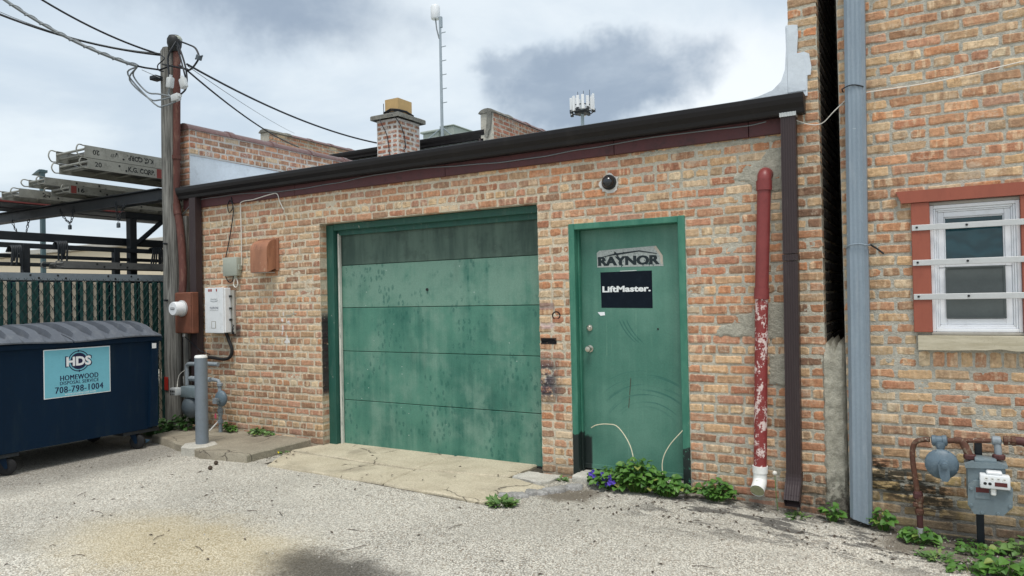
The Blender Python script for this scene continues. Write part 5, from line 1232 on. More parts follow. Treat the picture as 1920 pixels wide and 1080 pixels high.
wire(smoothpath([at(300, 102, -.3), at(308, 110, -.32), at(296, 122, -.34), at(298, 132, -.33), at(307, 134, -.30)]), 0.007, CABLE, 'small black wire coil on the pole below its top', 5, 'wire_coil')
wire(sag(at(266, 131, -.45), at(300, 146, -.33), 0.0, 3), 0.004, CABLEG, 'short thin stay wire to the black clamp', 5)
for i, (e1, e2, e3) in enumerate((((243, 150), (280, 185), (322, 182)), ((250, 142), (275, 172), (318, 180)), ((240, 140), (290, 195), (330, 190)))):
    wire(smoothpath([a0, at(*e1, -.45), at(*e2, -.42), at((e2[0]+e3[0])/2, max(e2[1], e3[1])+(2, -4, 3)[i], -.38), at(*e3, -.33)]), 0.0095, CABLEG,
         ('grey drip loop nearest the pole', 'middle grey drip loop under the service cable', 'lowest grey drip loop under the service cable')[i], 7, 'drip_loop')
wire(smoothpath([at(322, 182, -.33), at(316, 176, -.33), at(319, 160, -.34)]), 0.011, CABLEG, 'short grey wire rising to the left connector cover', 6, 'drip_loop')
for (u, v, rx, lab) in ((319, 155, 10, 'pale connector cover tilted on the pole face'), (344, 156, -20, 'pale connector cover right of the rusty conduit'), (330, 183, 85, 'white connector cover lying across the conduit')):
    c = at(u, v, -.33); mb = MB(); mb.M = Matrix.Translation(c) @ Matrix.Rotation(RAD(rx), 4, 'Y')
    mb.rbox(-0.042, 0.042, -0.03, 0.03, -0.062, 0.062, 0.014, 2).tube([(0, 0, 0.06), (0, 0, 0.09)], 0.018, 8)
    flat(mb, 'connector_cover', CONN, lab, 'connector', 40, 'connector covers on the pole')
wire(smoothpath([at(330, 78, -.26), at(320, 95, -.32), at(315, 110, -.33), at(317, 145, -.33)]), 0.011, CABLE, 'black lead from the weatherhead down the pole face', 6, 'service_lead')
wire(smoothpath([at(333, 80, -.26), at(345, 115, -.25), at(350, 140, -.25), at(349, 165, -.28), at(338, 178, -.31)]), 0.011, CABLE, 'black lead bowing out right of the conduit', 6, 'service_lead')
wire(smoothpath([at(332, 85, -.26), at(340, 115, -.26), at(348, 146, -.27)]), 0.010, CABLE, 'inner black lead from the weatherhead to the right cover', 6, 'service_lead')
wire(smoothpath([at(336, 77, -.24), at(352, 83, -.22), at(366, 90, -.2), at(373, 105, -.2), at(371, 113, -.2), at(360, 128, -.22), at(350, 131, -.24), at(336, 122, -.24)]), 0.011, CABLE, 'black lead looping out to the small clamp', 6, 'service_lead')
c = at(373, 108, -.2); mb = MB(); mb.M = Matrix.Translation(c) @ Matrix.Rotation(RAD(25), 4, 'Y')
mb.rbox(-.032, .032, -.025, .025, -.028, .028, .006).tube([(-.055, 0, -.03), (-.03, 0, -.01)], .01, 6).tube([(.03, 0, .02), (.055, 0, .035)], .01, 6)
flat(mb, 'split_bolt_clamp', METER_D, 'small dark clamp hanging on the looping lead right of the pole', 'clamp')
wire(sag(at(350, 120, -.2), at(706, 268, 3.45), 0.12, 20), 0.012, CABLE, 'black wire from the pole across the roof to the chimney')
wire(sag(at(352, 133, -.2), at(560, 276, 4.9), 0.10, 16), 0.011, CABLE, 'lower black wire from the pole to the rear roof')
wire(sag(at(352, 124, -.2), at(552, 250, 8.0), 0.05, 12), 0.004, CABLEG, 'hair-thin grey wire running right from the pole')

# ------------------------------------------------------------------ dumpster
DX, Y0, Y1 = -7.365, -2.55, -0.655
t = thing('dumpster', 'navy blue steel dumpster with grey ribbed lid and light blue sign', 'dumpster', (-7.9, -1.6, 0), group=None)
bx0, bx1 = -8.42, DX
def dsec(z, inset, fin_=0.0): return [Vector((bx0, Y0+inset, z)), Vector((bx1-fin_, Y0+inset, z)), Vector((bx1-fin_, Y1-inset, z)), Vector((bx0, Y1-inset, z))]
loft([dsec(0.205, 0.10, 0.0), dsec(1.205, 0.0)]).build('body', NAVY, t)
mb = MB().rbox(bx0-.01, bx1+0.022, Y0-.02, Y1+.02, 1.150, 1.206, 0.008); mb.build('rim', NAVY, t)
MB().prism([(Y1-.155, 0.225), (Y1-.055, 0.225), (Y1-.045, 1.10), (Y1-.11, 1.148)], (DX+0.001, 0, 0), (0, 1, 0), (0, 0, 1), (0.035, 0, 0)).build('stiffener', NAVY, t)
MB().rbox(-8.30, -7.50, Y1-.06, Y1+.028, 0.62, 0.78, 0.008).build('fork_pocket', NAVY, t)
MB().rbox(-8.30, -7.50, Y0-.028, Y0+.06, 0.62, 0.78, 0.008).build('fork_pocket', NAVY, t)
for y in (Y1-.22, Y0+.28, ): MB().rbox(-7.60, DX-.005, y-.20, y+.20, 0.165, 0.204, 0.004).build('caster_channel', STEEL, t)
for y in (Y1-.22, Y0+.28): MB().rbox(-8.40, -8.15, y-.20, y+.20, 0.165, 0.204, 0.004).build('caster_channel', STEEL, t)
for x, y, an in ((-7.43, -0.925, 35), (-7.43, -2.19, 60), (-8.28, -0.92, 80), (-8.28, -2.19, 20)):
    ca = MB(); ca.M = Matrix.Translation((x, y, 0)) @ Matrix.Rotation(RAD(an), 4, 'Z')
    for s_ in (-1, 1): ca.prism([(-.035, .165), (.035, .165), (.045, .07), (.025, .06)], (0, s_*.032-.003, 0), (1, 0, 0), (0, 0, 1), (0, .006, 0))
    ca.box(-.045, .045, -.045, .045, .1652, .172)
    c_ = ca.build('caster', NAVY, t)
    wl = MB(); wl.M = ca.M
    wl.lathe([(0.030, -.022), (0.068, -.022), (0.078, -.014), (0.078, .014), (0.068, .022), (0.030, .022)], (.035, 0, .078), (0, 1, 0), 20)
    wl.build('wheel', RUBBER, c_, 40)
# two moulded lids: ribbed, slightly domed, hinged at the back
def lid(ya, yb, nrib):
    mb_ = MB(); nu, nv = 150, 12; V = []
    for i in range(nu+1):
        y = ya+(yb-ya)*i/nu; ph = ((y-ya)/(yb-ya)*nrib) % 1.0
        rb = 0.062*max(0, min(1, min(ph-.14, .74-ph)*17)); ed = min(1, min(i, nu-i)/4)
        for j in range(nv+1):
            s_ = j/nv; x = bx1+.042-(bx1+.042-bx0+.03)*s_
            prof_ = 1.216+0.105*min(1, s_*2.6)**.8-(0.0 if s_ < .55 else 0.04*(s_-.55))
            rb2 = rb*min(1, max(0, (s_-.035)*14))*(1 if s_ < .92 else .2)*ed
            V.append((x, y, prof_+rb2+0.010*math.sin(5*y+3*s_)))
    F = [(i*(nv+1)+j, i*(nv+1)+j+1, (i+1)*(nv+1)+j+1, (i+1)*(nv+1)+j) for i in range(nu) for j in range(nv)]
    b = len(V); V2 = [(x, y, z-.014) for x, y, z in V]
    F2 = [tuple(k+b for k in f[::-1]) for f in F]
    E_ = [i*(nv+1) for i in range(nu+1)]; F3 = [(E_[i], E_[i+1], E_[i+1]+b, E_[i]+b) for i in range(nu)]
    E2 = [nu*(nv+1)+j for j in range(nv+1)]; F3 += [(E2[j], E2[j+1], E2[j+1]+b, E2[j]+b) for j in range(nv)]
    E4 = [j for j in range(nv+1)]; F3 += [(E4[j], E4[j]+b, E4[j+1]+b, E4[j+1]) for j in range(nv)]
    return mb_.add(V+V2, F+F2+F3)
lid(-2.58, -1.60, 5).build('lid', LID, t, 18); lid(-1.585, -0.66, 5).build('lid', LID, t, 18)
MB().tube([(-8.40, -2.6, 1.245), (-8.40, -0.32, 1.245)], 0.022, 10).build('hinge_rod', NAVY, t, 40)
SY0, SY1, SZ0, SZ1 = -1.857, -1.212, 0.660, 1.135
sg = MB(); EY = Vector((0, 1, 0)); X1 = Vector((1, 0, 0)); sx = DX+0.0015
sg.prism([(SY0, SZ0), (SY1, SZ0), (SY1, SZ1), (SY0, SZ1)], (sx, 0, 0), EY, EZ, (0.0015, 0, 0), 1)
sg.prism([(SY0+.008, SZ0+.008), (SY1-.008, SZ0+.008), (SY1-.008, SZ1-.008), (SY0+.008, SZ1-.008)], (sx+.0016, 0, 0), EY, EZ, (0.0012, 0, 0), 0)
Wd, Hh = SY1-SY0, SZ1-SZ0
def sgp(u, v): return Vector((sx+.0029, SY0+u*Wd, SZ1-v*Hh))
cc_ = sgp(.51, .275); R_ = .095
sg.lathe([(R_*.86, 0), (R_*.86, .0008), (0, .0008)], cc_, X1, 32, 2)
for a0_, a1_ in ((15, 165), (195, 345)):
    for i in range(12):
        b0_, b1_ = RAD(a0_+(a1_-a0_)*i/12), RAD(a0_+(a1_-a0_)*(i+1)/12)
        sg.add([cc_+EY*(rr*math.cos(b))+Vector((0, 0, rr*math.sin(b)))+X1*.0006 for rr, b in ((R_*1.0, b0_), (R_*1.0, b1_), (R_*1.10, b1_), (R_*1.10, b0_))], [(0, 1, 2, 3)], 2)
for sgn in (1, -1): sg.add([cc_+Vector((.0007, sgn*.012, sgn*R_*1.05)), cc_+Vector((.0007, -sgn*.008, sgn*(R_*1.05+.014))), cc_+Vector((.0007, -sgn*.008, sgn*(R_*1.05-.014)))], [(0, 1, 2)], 2)
sg.text('HDS', cc_+X1*.0012, EY, EZ, .262, .112, (0, 0, 0), 2)
sg.text('HDS', cc_+X1*.0020, EY, EZ, .240, .094, (0, 0, 0), 1)
for q_ in (-.0022, 0, .0022): sg.text('HOMEWOOD', sgp(.52, .605)+EY*q_, EY, EZ, .57*Wd, .050, X1*(.0005+.03*q_), 2)
for q_ in (-.0010, .0010): sg.text('DISPOSAL SERVICE', sgp(.52, .71)+EY*q_, EY, EZ, .58*Wd, .034, X1*(.0005+.03*q_), 2)
for q_ in (-.0020, 0, .0020): sg.text('708-798-1004', sgp(.52, .845)+EY*q_, EY, EZ, .72*Wd, .062, X1*(.0005+.03*q_), 2)
sg.text('www.mydisposal.com', sgp(.53, .948), EY, EZ, .47*Wd, .026, X1*.0004, 1)
s_ = sg.build('sign', [CYAN, INKW, INK], t); s_['label'] = 'light blue HDS HOMEWOOD DISPOSAL SERVICE sign'
MB().rbox(DX+.036, DX+.038, Y1-.115, Y1-.066, 1.075, 1.13, .0005).build('reflector_tag', WHITE, t)

# ------------------------------------------------------------------ privacy fence along the lot's edge
t = thing('chain_link_fence', 'green chain-link fence woven with dark green and tan slats', 'fence', (-8.6, -1.0, 0))
r_ = random.Random(101); y = -2.45; i = 0
sm_g = []
for mname, mt_ in (('slat', SLATG), ('slat', SLATT)):
    me_ = MB().rbox(-0.004, 0.004, -0.0175, 0.0175, 0.0, 1.79, 0.002).build(mname, mt_, None); d_ = me_.data; bpy.data.objects.remove(me_); sm_g.append(d_)
inv = BASE[t.as_pointer()].inverted()
while y < 0.42:
    o = bpy.data.objects.new('slat', sm_g[1 if i % 3 == 0 else 0]); COL.objects.link(o); o.parent = t
    o.matrix_basis = inv @ Matrix.Translation((-8.612+r_.uniform(-.003, .003), y+r_.uniform(-.002, .002), 0.045+r_.uniform(-.012, .012))) @ Matrix.Rotation(r_.uniform(-.006, .006), 4, 'X') @ Matrix.Rotation(r_.uniform(-.25, .25), 4, 'Z')
    y += 0.0396; i += 1
ml = MB(); z0, z1 = 0.03, 1.875; st = 0.0792
for k in range(int((2.95+1.85)/st)+1):
    for s_, dx_ in ((1, 0.006), (-1, 0.0085)):
        a = -2.5-1.0+k*st
        pa, pb = (a, z0), (a+(z1-z0)*.62, z1)
        if s_ < 0: pa, pb = (a+(z1-z0)*.62, z0), (a, z1)
        ya, yb = pa[0], pb[0]
        t0_, t1_ = 0.0, 1.0
        for lim, hi in ((-2.46, False), (0.42, True)):
            if ya != yb:
                tt = (lim-ya)/(yb-ya)
                if (yb > ya) == hi: t1_ = min(t1_, tt)
                else: t0_ = max(t0_, tt)
        if t1_-t0_ > 0.02:
            p0 = Vector((-8.604+dx_*1.0, ya+(yb-ya)*t0_, z0+(z1-z0)*t0_ if s_ > 0 or True else 0)); p1 = Vector((-8.604+dx_, ya+(yb-ya)*t1_, z0+(z1-z0)*t1_))
            ml.tube([p0, p1], 0.0029, 4, False)
m_o = ml.build('wire_mesh', LINKG, t); m_o['kind'] = 'stuff'
for y in (-2.46, 0.46): MB().tube([(-8.64, y, -.05), (-8.64, y, 1.92)], 0.03, 12).lathe([(.032, 0), (.03, .03), (0, .04)], (-8.64, y, 1.92), (0, 0, 1), 12).build('post', LINKG, t, 40)
MB().tube([(-8.64, -2.46, 1.70), (-8.64, .46, 1.70)], 0.02, 10).build('rail', LINKG, t, 40)

# ------------------------------------------------------------------ rack of aluminium planks beyond the fence
rk = thing('plank_rack', 'dark steel storage rack behind the slatted fence', 'rack', (-10.5, 1.5, 0))
mb = MB().prism([(-.07, 2.85), (.07, 2.85), (.07, 2.862), (.008, 2.868), (.008, 2.988), (.07, 2.994), (.07, 3.006), (-.07, 3.006), (-.07, 2.994), (-.008, 2.988), (-.008, 2.868), (-.07, 2.862)], (-14.2, 0.0, 0), (0, 1, 0), (0, 0, 1), (5.95, 0, 0)); mb.build('beam', STEEL, rk)
MB().rbox(-14.2, -8.75, 4.0, 4.16, 2.85, 3.0, .01).build('beam', STEEL, rk)
for x, y in ((-9.62, 0.42), (-13.9, 0.0), (-9.3, 4.08), (-13.9, 4.08)): MB().rbox(x-.05, x+.05, y-.05, y+.05, 0, 2.85, .006).build('upright', STEEL, rk)
MB().tube([(-9.62, .42, 2.35), (-9.62, .95, 2.82)], 0.035, 6).build('brace', STEEL, rk)
MB().rbox(-9.68, -9.56, 0.3, 4.1, 2.76, 2.85, .006).build('arm', STEEL, rk)
for x, z, h in ((-9.75, 2.44, .105), (-9.5, 2.305, .06), (-9.62, 2.185, .045), (-9.5, 2.075, .045)):
    MB().rbox(x-.03, x+.03, -3.2, 4.05, z-h/2, z+h/2, .006).build('side_rail', STEEL, rk)
for y in (-1.0, .12): MB().rbox(-9.54, -9.46, y-.04, y+.04, 0, 2.33, .006).build('upright', STEEL, rk)
trl = thing('storage_trailer', 'dark navy trailer body glimpsed above the slatted fence', 'trailer', (-12, 0, 0))
MB().rbox(-13.6, -10.3, -3.4, 3.5, .55, 1.98, .03).build('body', NAVY, trl)
for i in range(12): MB().rbox(-10.302, -10.27, -3.3+i*.58, -3.22+i*.58, .6, 1.93, .006).build('rib', STEEL, trl)
for y in (-2.2, -1.3): MB().lathe([(.15, -.1), (.33, -.1), (.36, -.05), (.36, .05), (.33, .1), (.15, .1)], (-10.6, y, .36), (1, 0, 0), 20).build('wheel', RUBBER, trl, 40)
def plank(label, xr, wid, zb, h, ya, ln, texts=(), red=None, mat=PLANKAL):
    t_ = thing('aluminium_plank', label, 'plank', (xr-wid/2, ya+ln/2, zb), group='aluminium planks stored on the rack')
    for x, nm in ((xr, 1), (xr-wid, -1)):
        o_ = .022
        a, b = (x, -1) if nm > 0 else (x, 1)
        c = [(0, 0), (0, h), (-o_*nm, h), (-o_*nm, h-.006), (-.006*nm, h-.006), (-.006*nm, .006), (-o_*nm, .006), (-o_*nm, 0)]
        mb_ = MB().prism([(p[0], p[1]) for p in c], (x, ya, zb), (1, 0, 0), (0, 0, 1), (0, ln, 0))
        if nm > 0:
            for k in range(int(ln/.30)):
                for dz_ in (.68, .30): 
                    if (k+int(dz_*10)) % 3: mb_.lathe([(.013, 0), (.012, .003), (0, .0035)], (x, ya+.10+.30*k+(.09 if dz_ < .5 else 0), zb+h*dz_), (1, 0, 0), 10, 1)
            for key, yc, w_, hh, flip in texts:
                ey = EY*(-1 if flip else 1); ez = Vector((0, 0, -1 if flip else 1))
                mb_.text(key, (x+.0008, ya+yc, zb+h*.5), ey, ez, w_, hh, (0, 0, 0), 1)
            if red: mb_.box(x+.0003, x+.0012, ya+red[0], ya+red[1], zb+.004, zb+h-.004, 2)
        mb_.build('side_rail', [mat, INKK, REDPLANK], t_)
        MB().tube(smoothpath([(x-.011*nm, ya, zb+h-.008), (x-.011*nm, ya-.07, zb+h-.004), (x-.011*nm, ya-.095, zb+h*.5), (x-.011*nm, ya-.06, zb+.01), (x-.011*nm, ya, zb+.012)], 3), .008, 6).build('end_loop', mat, t_, 50)
    rm = MB()
    for k in range(int(ln/.30)): rm.tube([(xr-wid+.006, ya+.16+.30*k, zb+h*.45), (xr-.006, ya+.16+.30*k, zb+h*.45)], .015, 6, False)
    rm.tube([(xr-wid+.01, ya+.015, zb+h*.7), (xr-.01, ya+.015, zb+h*.7)], .016, 8).tube([(xr-wid+.01, ya+.05, zb+h*.35), (xr-.01, ya+.05, zb+h*.35)], .013, 8)
    rm.build('rungs', mat, t_)['kind'] = 'stuff'
    for k in range(3): MB().box(xr-wid+.02+(wid-.04)*k/3+.004, xr-wid+.02+(wid-.04)*(k+1)/3-.004, ya+.12, ya+ln-.1, zb+h*.62, zb+h*.72).build('deck_board', PLANKUN, t_)
    return t_
plank('oxidised aluminium plank marked 20 right way up, second from top', -8.93, .66, 3.252, .132, -.55, 6.0, (('20', .13, .085, .062, False), ('K.G. CORP.', .70, .37, .066, False)), (.91, .99))
plank('topmost aluminium plank with its 20 and lettering upside down', -8.94, .66, 3.392, .150, -.58, 6.0, (('20', .14, .085, .062, True), ('K.G. CORP.', .72, .36, .066, True), ('1427', .37, .10, .035, True)))
plank('bright aluminium plank marked 16 with a red end band', -9.58, .44, 3.022, .105, -.43, 4.9, (('16', .15, .085, .058, False),), (.02, .09))
plank('short bright plank lying on the one marked 16', -9.80, .40, 3.130, .100, -.62, 4.9)
plank('aluminium plank marked 24 at the left of the upper rack', -10.32, .46, 3.012, .115, -.68, 7.3, (('24', .34, .10, .06, False),))
plank('grey plank lying lowest just above the slatted fence', -8.92, .36, 1.865, .085, -1.62, 4.0, mat=PIPEGREY)
plank('dull plank behind the lowest one above the fence', -9.02, .34, 2.02, .085, -.80, 4.0, mat=PLANKUN)
for x, lab in ((-11.1, 'red painted plank under the aluminium planks at left'), (-11.62, 'second red plank farther back on the rack')):
    t_ = thing('red_plank', lab, 'plank', (x-.2, 0, 3.008))
    MB().rbox(x-.40, x, -2.0, 5.0, 3.008, 3.03, .003).build('deck_board', PLANKUN, t_)
    for xx in (x, x-.4): MB().rbox(xx-.02, xx+.02, -2.0, 5.0, 3.0305, 3.085, .003).build('side_rail', REDPLANK, t_)
def chain(pts, label, lock=None):
    t_ = thing('chain', label, 'chain', tuple(Vector(pts[0])))
    P_ = smoothpath(pts, 6); mb_ = MB(); L = 0; k = 0; acc = [P_[0]]
    for a, b in zip(P_, P_[1:]):
        L += (b-a).length
        if L > .036: acc.append(b); L = 0
    for i in range(len(acc)-1):
        c = (acc[i]+acc[i+1])/2; d = (acc[i+1]-acc[i]).normalized(); u = d.cross(Vector((0, 1, .2))).normalized(); v = d.cross(u)
        if i % 2: u, v = v, u
        ring = [c+d*(.027*math.cos(q_*math.pi/4))+u*(.015*math.sin(q_*math.pi/4)) for q_ in range(9)]
        mb_.tube(ring, .0055, 5, False)
    mb_.build('links', STEEL, t_)['kind'] = 'stuff'
    if lock:
        MB().rbox(lock[0]-.025, lock[0]+.025, lock[1]-.015, lock[1]+.015, lock[2]-.09, lock[2]-.03, .005).build('padlock_body', METER_D, t_)
        MB().tube(arc((lock[0], lock[1], lock[2]-.03), .018, 0, 180, 6), .006, 6).build('shackle', ALU, t_)
chain([at(22, 412, -.08), at(28, 428, -.09), at(40, 446, -.1), at(48, 440, -.1), at(54, 412, -.08)], 'dark chain loop hanging at the left of the rack beam')
l1 = at(131, 418, -.1); chain([at(112, 392, -.09), at(118, 405, -.1), l1, at(136, 405, -.1), at(138, 385, -.09)], 'padlocked chain under the middle of the rack beam', l1)
l2 = at(222, 414, -.1); chain([at(217, 378, -.09), at(219, 395, -.1), l2, at(229, 395, -.1), at(236, 380, -.09)], 'padlocked chain nearest the pole under the rack beam', l2)
for u, v, lab in ((30, 466, 'rope bundle tied on the left of the dark rail'), (116, 458, 'rope bundle tied on the middle of the dark rail'), (294, 470, 'rope bundle tied on the rail beside the pole')):
    mb = MB(); r_ = random.Random(u)
    for k in range(6):
        o_ = (k-2.5)*3.4
        c1_, c2_ = atx(u+o_, v, -9.43), atx(u+o_+r_.uniform(-4, 4), v+r_.uniform(18, 40), -9.42)
        mb.tube(smoothpath([c1_+Vector((-.12, 0, -.03)), c1_+Vector((-.05, 0, .03)), c1_+Vector((.02, 0, 0)), c2_]), .013, 6)
    flat(mb, 'rope', STEEL, lab, 'rope', 60)
# things farther off on the left
lp = thing('lamp_post', 'slim dark lamp post standing beyond the rack', 'lamp post', (-17.05, 4.0, 0))
q0 = at(79, 318, 4.0)
MB().rbox(q0.x-.05, q0.x+.05, 3.95, 4.05, 0, q0.z, .01).build('post', TEALPOST, lp)
MB().prism([(-.32, -.02), (.06, .03), (.06, .09), (-.05, .07)], (q0.x, 3.9, q0.z-.1), EX, EZ, (0, .2, 0)).build('lamp_head', TEALPOST, lp)
fb = thing('far_building', 'low beige building far beyond the rack', 'building', (-32, 16, 0))
MB().rbox(-47, -24, 14, 24, 0, 4.3, .05).build('wall', BEIGE, fb)
MB().rbox(-47.2, -23.8, 13.8, 24.2, 4.302, 4.55, .03).build('roof', PLATE, fb)
for i in range(5): MB().rbox(-45+i*4, -43.2+i*4, 13.96, 14.02, 1.2, 2.6, .02).build('window', GLASS, fb)

# ------------------------------------------------------------------ chimney
ch = thing('chimney', 'whitewashed brick chimney with tan clay flue on the garage roof', 'chimney', (-7.57, 3.8, 2.97))
cw = MB().box(-7.785, -7.352, 3.507, 4.085, 2.97, 4.500).build('stack', WASHED, ch)
recs = courses(-7.79, -7.345, 3.72, 4.49, [], 0.0752, random.Random(111), 20, 3); recs = [(u, z, L-.028, hd) for u, z, L, hd in recs if L > .07]
lay(cw, recs, lambda u, z: (u, 3.50, z), lambda u, z: 'chim', 112, hgt=.044, mat=BRICK_W)
recs = courses(3.505, 4.09, 3.72, 4.49, [], 0.0752, random.Random(113), 20, 3); recs = [(u, z, L-.028, hd) for u, z, L, hd in recs if L > .07]
lay(cw, recs, lambda u, z: (-7.345, u, z), lambda u, z: 'chim', 114, hgt=.044, rot=RAD(90), mat=BRICK_W)
cp = lumpy_slab([(-7.86, 3.43), (-7.275, 3.43), (-7.275, 4.16), (-7.86, 4.16)], 4.502, 4.575, .008, 6); cp.build('cap', CAPSTONE, ch, 40)
fl = MB()
for (a, b, c, d) in ((-7.70, -7.425, 3.62, 3.645), (-7.70, -7.425, 3.955, 3.98), (-7.70, -7.675, 3.6455, 3.9545), (-7.45, -7.425, 3.6455, 3.9545)): fl.box(a, b, c, d, 4.570, 4.862)
fl.build('flue', FLUE, ch)
MB().box(-7.674, -7.451, 3.646, 3.954, 4.80, 4.81).build('flue_inside', INKK, ch)
r_ = random.Random(115)
for k in range(4):
    e = .012+.006*(k % 2); z = 4.592+.018*k
    loop = [(-7.70-e, 3.62-e, z), (-7.56, 3.62-e-.01, z+.022+r_.uniform(-.01, .02)), (-7.425+e, 3.62-e, z+.012), (-7.425+e+.008, 3.80, z+.01+r_.uniform(-.01, .02)), (-7.425+e, 3.98+e, z-.01), (-7.56, 3.98+e, z), (-7.70-e, 3.98+e, z), (-7.70-e, 3.8, z), (-7.70-e, 3.62-e, z)]
    MB().tube(loop, .012, 6).build('wound_cable', CABLE, ch)
MB().tube(smoothpath([(-7.69, 3.58, 4.60), (-7.66, 3.44, 4.52), (-7.62, 3.43, 4.42), (-7.55, 3.488, 4.2), (-7.50, 3.488, 3.75)]), .007, 5).build('dangling_cable', CABLE, ch)
MB().tube(smoothpath([(-7.66, 3.58, 4.60), (-7.42, 3.44, 4.55), (-7.33, 3.52, 4.42), (-7.33, 3.64, 4.25), (-7.33, 3.68, 4.05), (-7.335, 3.62, 3.98)]), .007, 5).build('dangling_cable', CABLE, ch)
MB().tube([(-7.71, 3.6, 4.56), (-7.715, 3.6, 4.80)], .006, 5).build('wire_end', CABLE, ch)

# ------------------------------------------------------------------ rear roof level
rb = thing('rear_building', 'rear roof level with dark gutter behind the chimney', 'building', (-8.9, 7, 0))
MB().box(-11.70, -6.12, 4.62, 10.0, 0, 4.19).build('wall', STEEL, rb)
MB().rbox(-11.4, -6.34, 4.56, 4.619, 3.70, 4.20, .01).build('fascia_board', BROWN, rb)
MB().prism([(y_+4.56, z+1.385) for y_, z in prof], (-11.38, 0, 0), (0, 1, 0), (0, 0, 1), (5.10, 0, 0)).build('gutter', BROWN, rb)
MB().rbox(-6.40, -6.30, 4.44, 4.52, 3.2, 4.20, .005).build('downspout', DSBROWN, rb)
MB().add([(-11.4, 4.56, 4.335), (-6.3, 4.56, 4.335), (-6.3, 10, 4.52), (-11.4, 10, 4.52), (-11.4, 4.56, 4.20), (-6.3, 4.56, 4.20), (-6.3, 10, 4.20), (-11.4, 10, 4.20)], [(0, 1, 2, 3), (7, 6, 5, 4), (0, 4, 5, 1), (1, 5, 6, 2), (2, 6, 7, 3), (3, 7, 4, 0)]).build('roof', HVAC, rb)
def parapet2(nm, label, xf, ya, yb, zt, zb, seed, zone):
    t_ = thing('rear_parapet', label, 'parapet wall', (xf-.12, (ya+yb)/2, zb))
    w_ = MB().box(xf-.25, xf-.007, ya, yb, zb, zt).build('wall', MORTAR_R, t_)
    lay(w_, courses(ya, yb, zt-.0755*(8 if zone == 'chim' else 6), zt, [], .0755, random.Random(seed), 6, 4), lambda u, z: (xf, u, z), lambda u, z: zone, seed+1, rot=RAD(90), hgt=.056, mat=BRICK_W if zone == 'chim' else None)
    n = int((yb-ya)/.62)
    for k in range(n):
        c = MB().lathe([(.001, 0), (.155, 0), (.155, .52), (.175, .525), (.175, .605), (.001, .605)], (xf-.125, ya-.03+.62*k, zt-.02), (0, 1, 0), 14)
        c.v = [(x, y, zt+.002+(max(z, zt)-zt)*.55) for x, y, z in c.v]; c.build('coping_tile', CAPSTONE if k == 0 else COPING, t_, 40)
    return t_
parapet2('a', 'distant brick parapet at the left of the rear roof', -11.5, 4.49, 8.6, 5.02, 4.2, 121, 'old')
p3_ = parapet2('b', 'reddish brick parapet right of the antenna mast', -6.10, 4.44, 8.3, 4.60, 3.6, 123, 'chim')
MB().prism([(-6.42, 4.20), (-6.36, 4.20), (-6.34, 4.30), (-6.30, 4.34), (-6.28, 4.60), (-6.36, 4.60), (-6.38, 4.36)], (0.16, 4.40, 0), EX, EZ, (0, .03, 0)).build('end_cement', CAPSTONE, p3_)
hv = thing('roof_unit', 'pale boxy roof unit at the foot of the antenna mast', 'roof unit', (-7.2, 5.6, 4.37))
b0_ = at(828, 246, 5.2)
MB().rbox(b0_.x+.02, b0_.x+.30, 5.15, 5.75, 4.35, b0_.z+.055, .01).build('housing', HVAC, hv)
MB().rbox(b0_.x+.0, b0_.x+.32, 5.13, 5.77, b0_.z+.056, b0_.z+.075, .005).build('lid', HVAC, hv)
hv2 = thing('roof_vent', 'low pale roof vent between the chimney and the mast', 'roof vent', (-7.8, 5.4, 4.36))
b1_ = at(797, 258, 5.1)
MB().rbox(b1_.x-.05, b1_.x+.32, 5.1, 5.5, 4.34, b1_.z+.07, .01).build('box', HVAC, hv2); MB().rbox(b1_.x-.09, b1_.x+.36, 5.06, 5.54, b1_.z+.071, b1_.z+.11, .01).build('cap', HVAC, hv2)
ma = thing('antenna_mast', 'slim galvanised antenna mast with step pegs and white top unit', 'antenna mast', (b0_.x, 5.0, 4.36))
top_ = at(823, 32, 5.0); bs_ = at(829, 240, 5.0)
ax_ = Vector((bs_.x, 5.0, 4.36)); tp_ = Vector((top_.x+.02, 5.0, top_.z))
MB().tube([ax_, ax_.lerp(tp_, .55), tp_], [.030, .026, .022], 10).build('mast', MASTM, ma, 40)
for dx_, dy_ in ((-.42, -.1), (.25, .3), (-.2, .4)): MB().tube([ax_+Vector((dx_, dy_, 0)), ax_.lerp(tp_, .13)], .014, 8).build('stay_leg', MASTM, ma)
for k in range(6):
    c = ax_.lerp(tp_, .32+.11*k); MB().tube([c, c+Vector((.12, 0, 0))], .008, 6).build('step_peg', MASTM, ma)
MB().lathe([(.075, 0), (.085, .02), (.085, .22), (.07, .25), (0, .255)], tp_+Vector((-.10, 0, -.02)), (0, 0, 1), 16).build('radio_unit', WHITE, ma, 40)
MB().tube([tp_+Vector((-.10, 0, 0)), tp_+Vector((-.06, -.02, -.22)), tp_+Vector((-.01, -.02, -.4))], .012, 6).build('lead', CABLEG, ma)
MB().rbox(tp_.x-.01, tp_.x+.04, 4.98, 5.03, tp_.z-.2, tp_.z, .004).build('clamp', MASTM, ma)
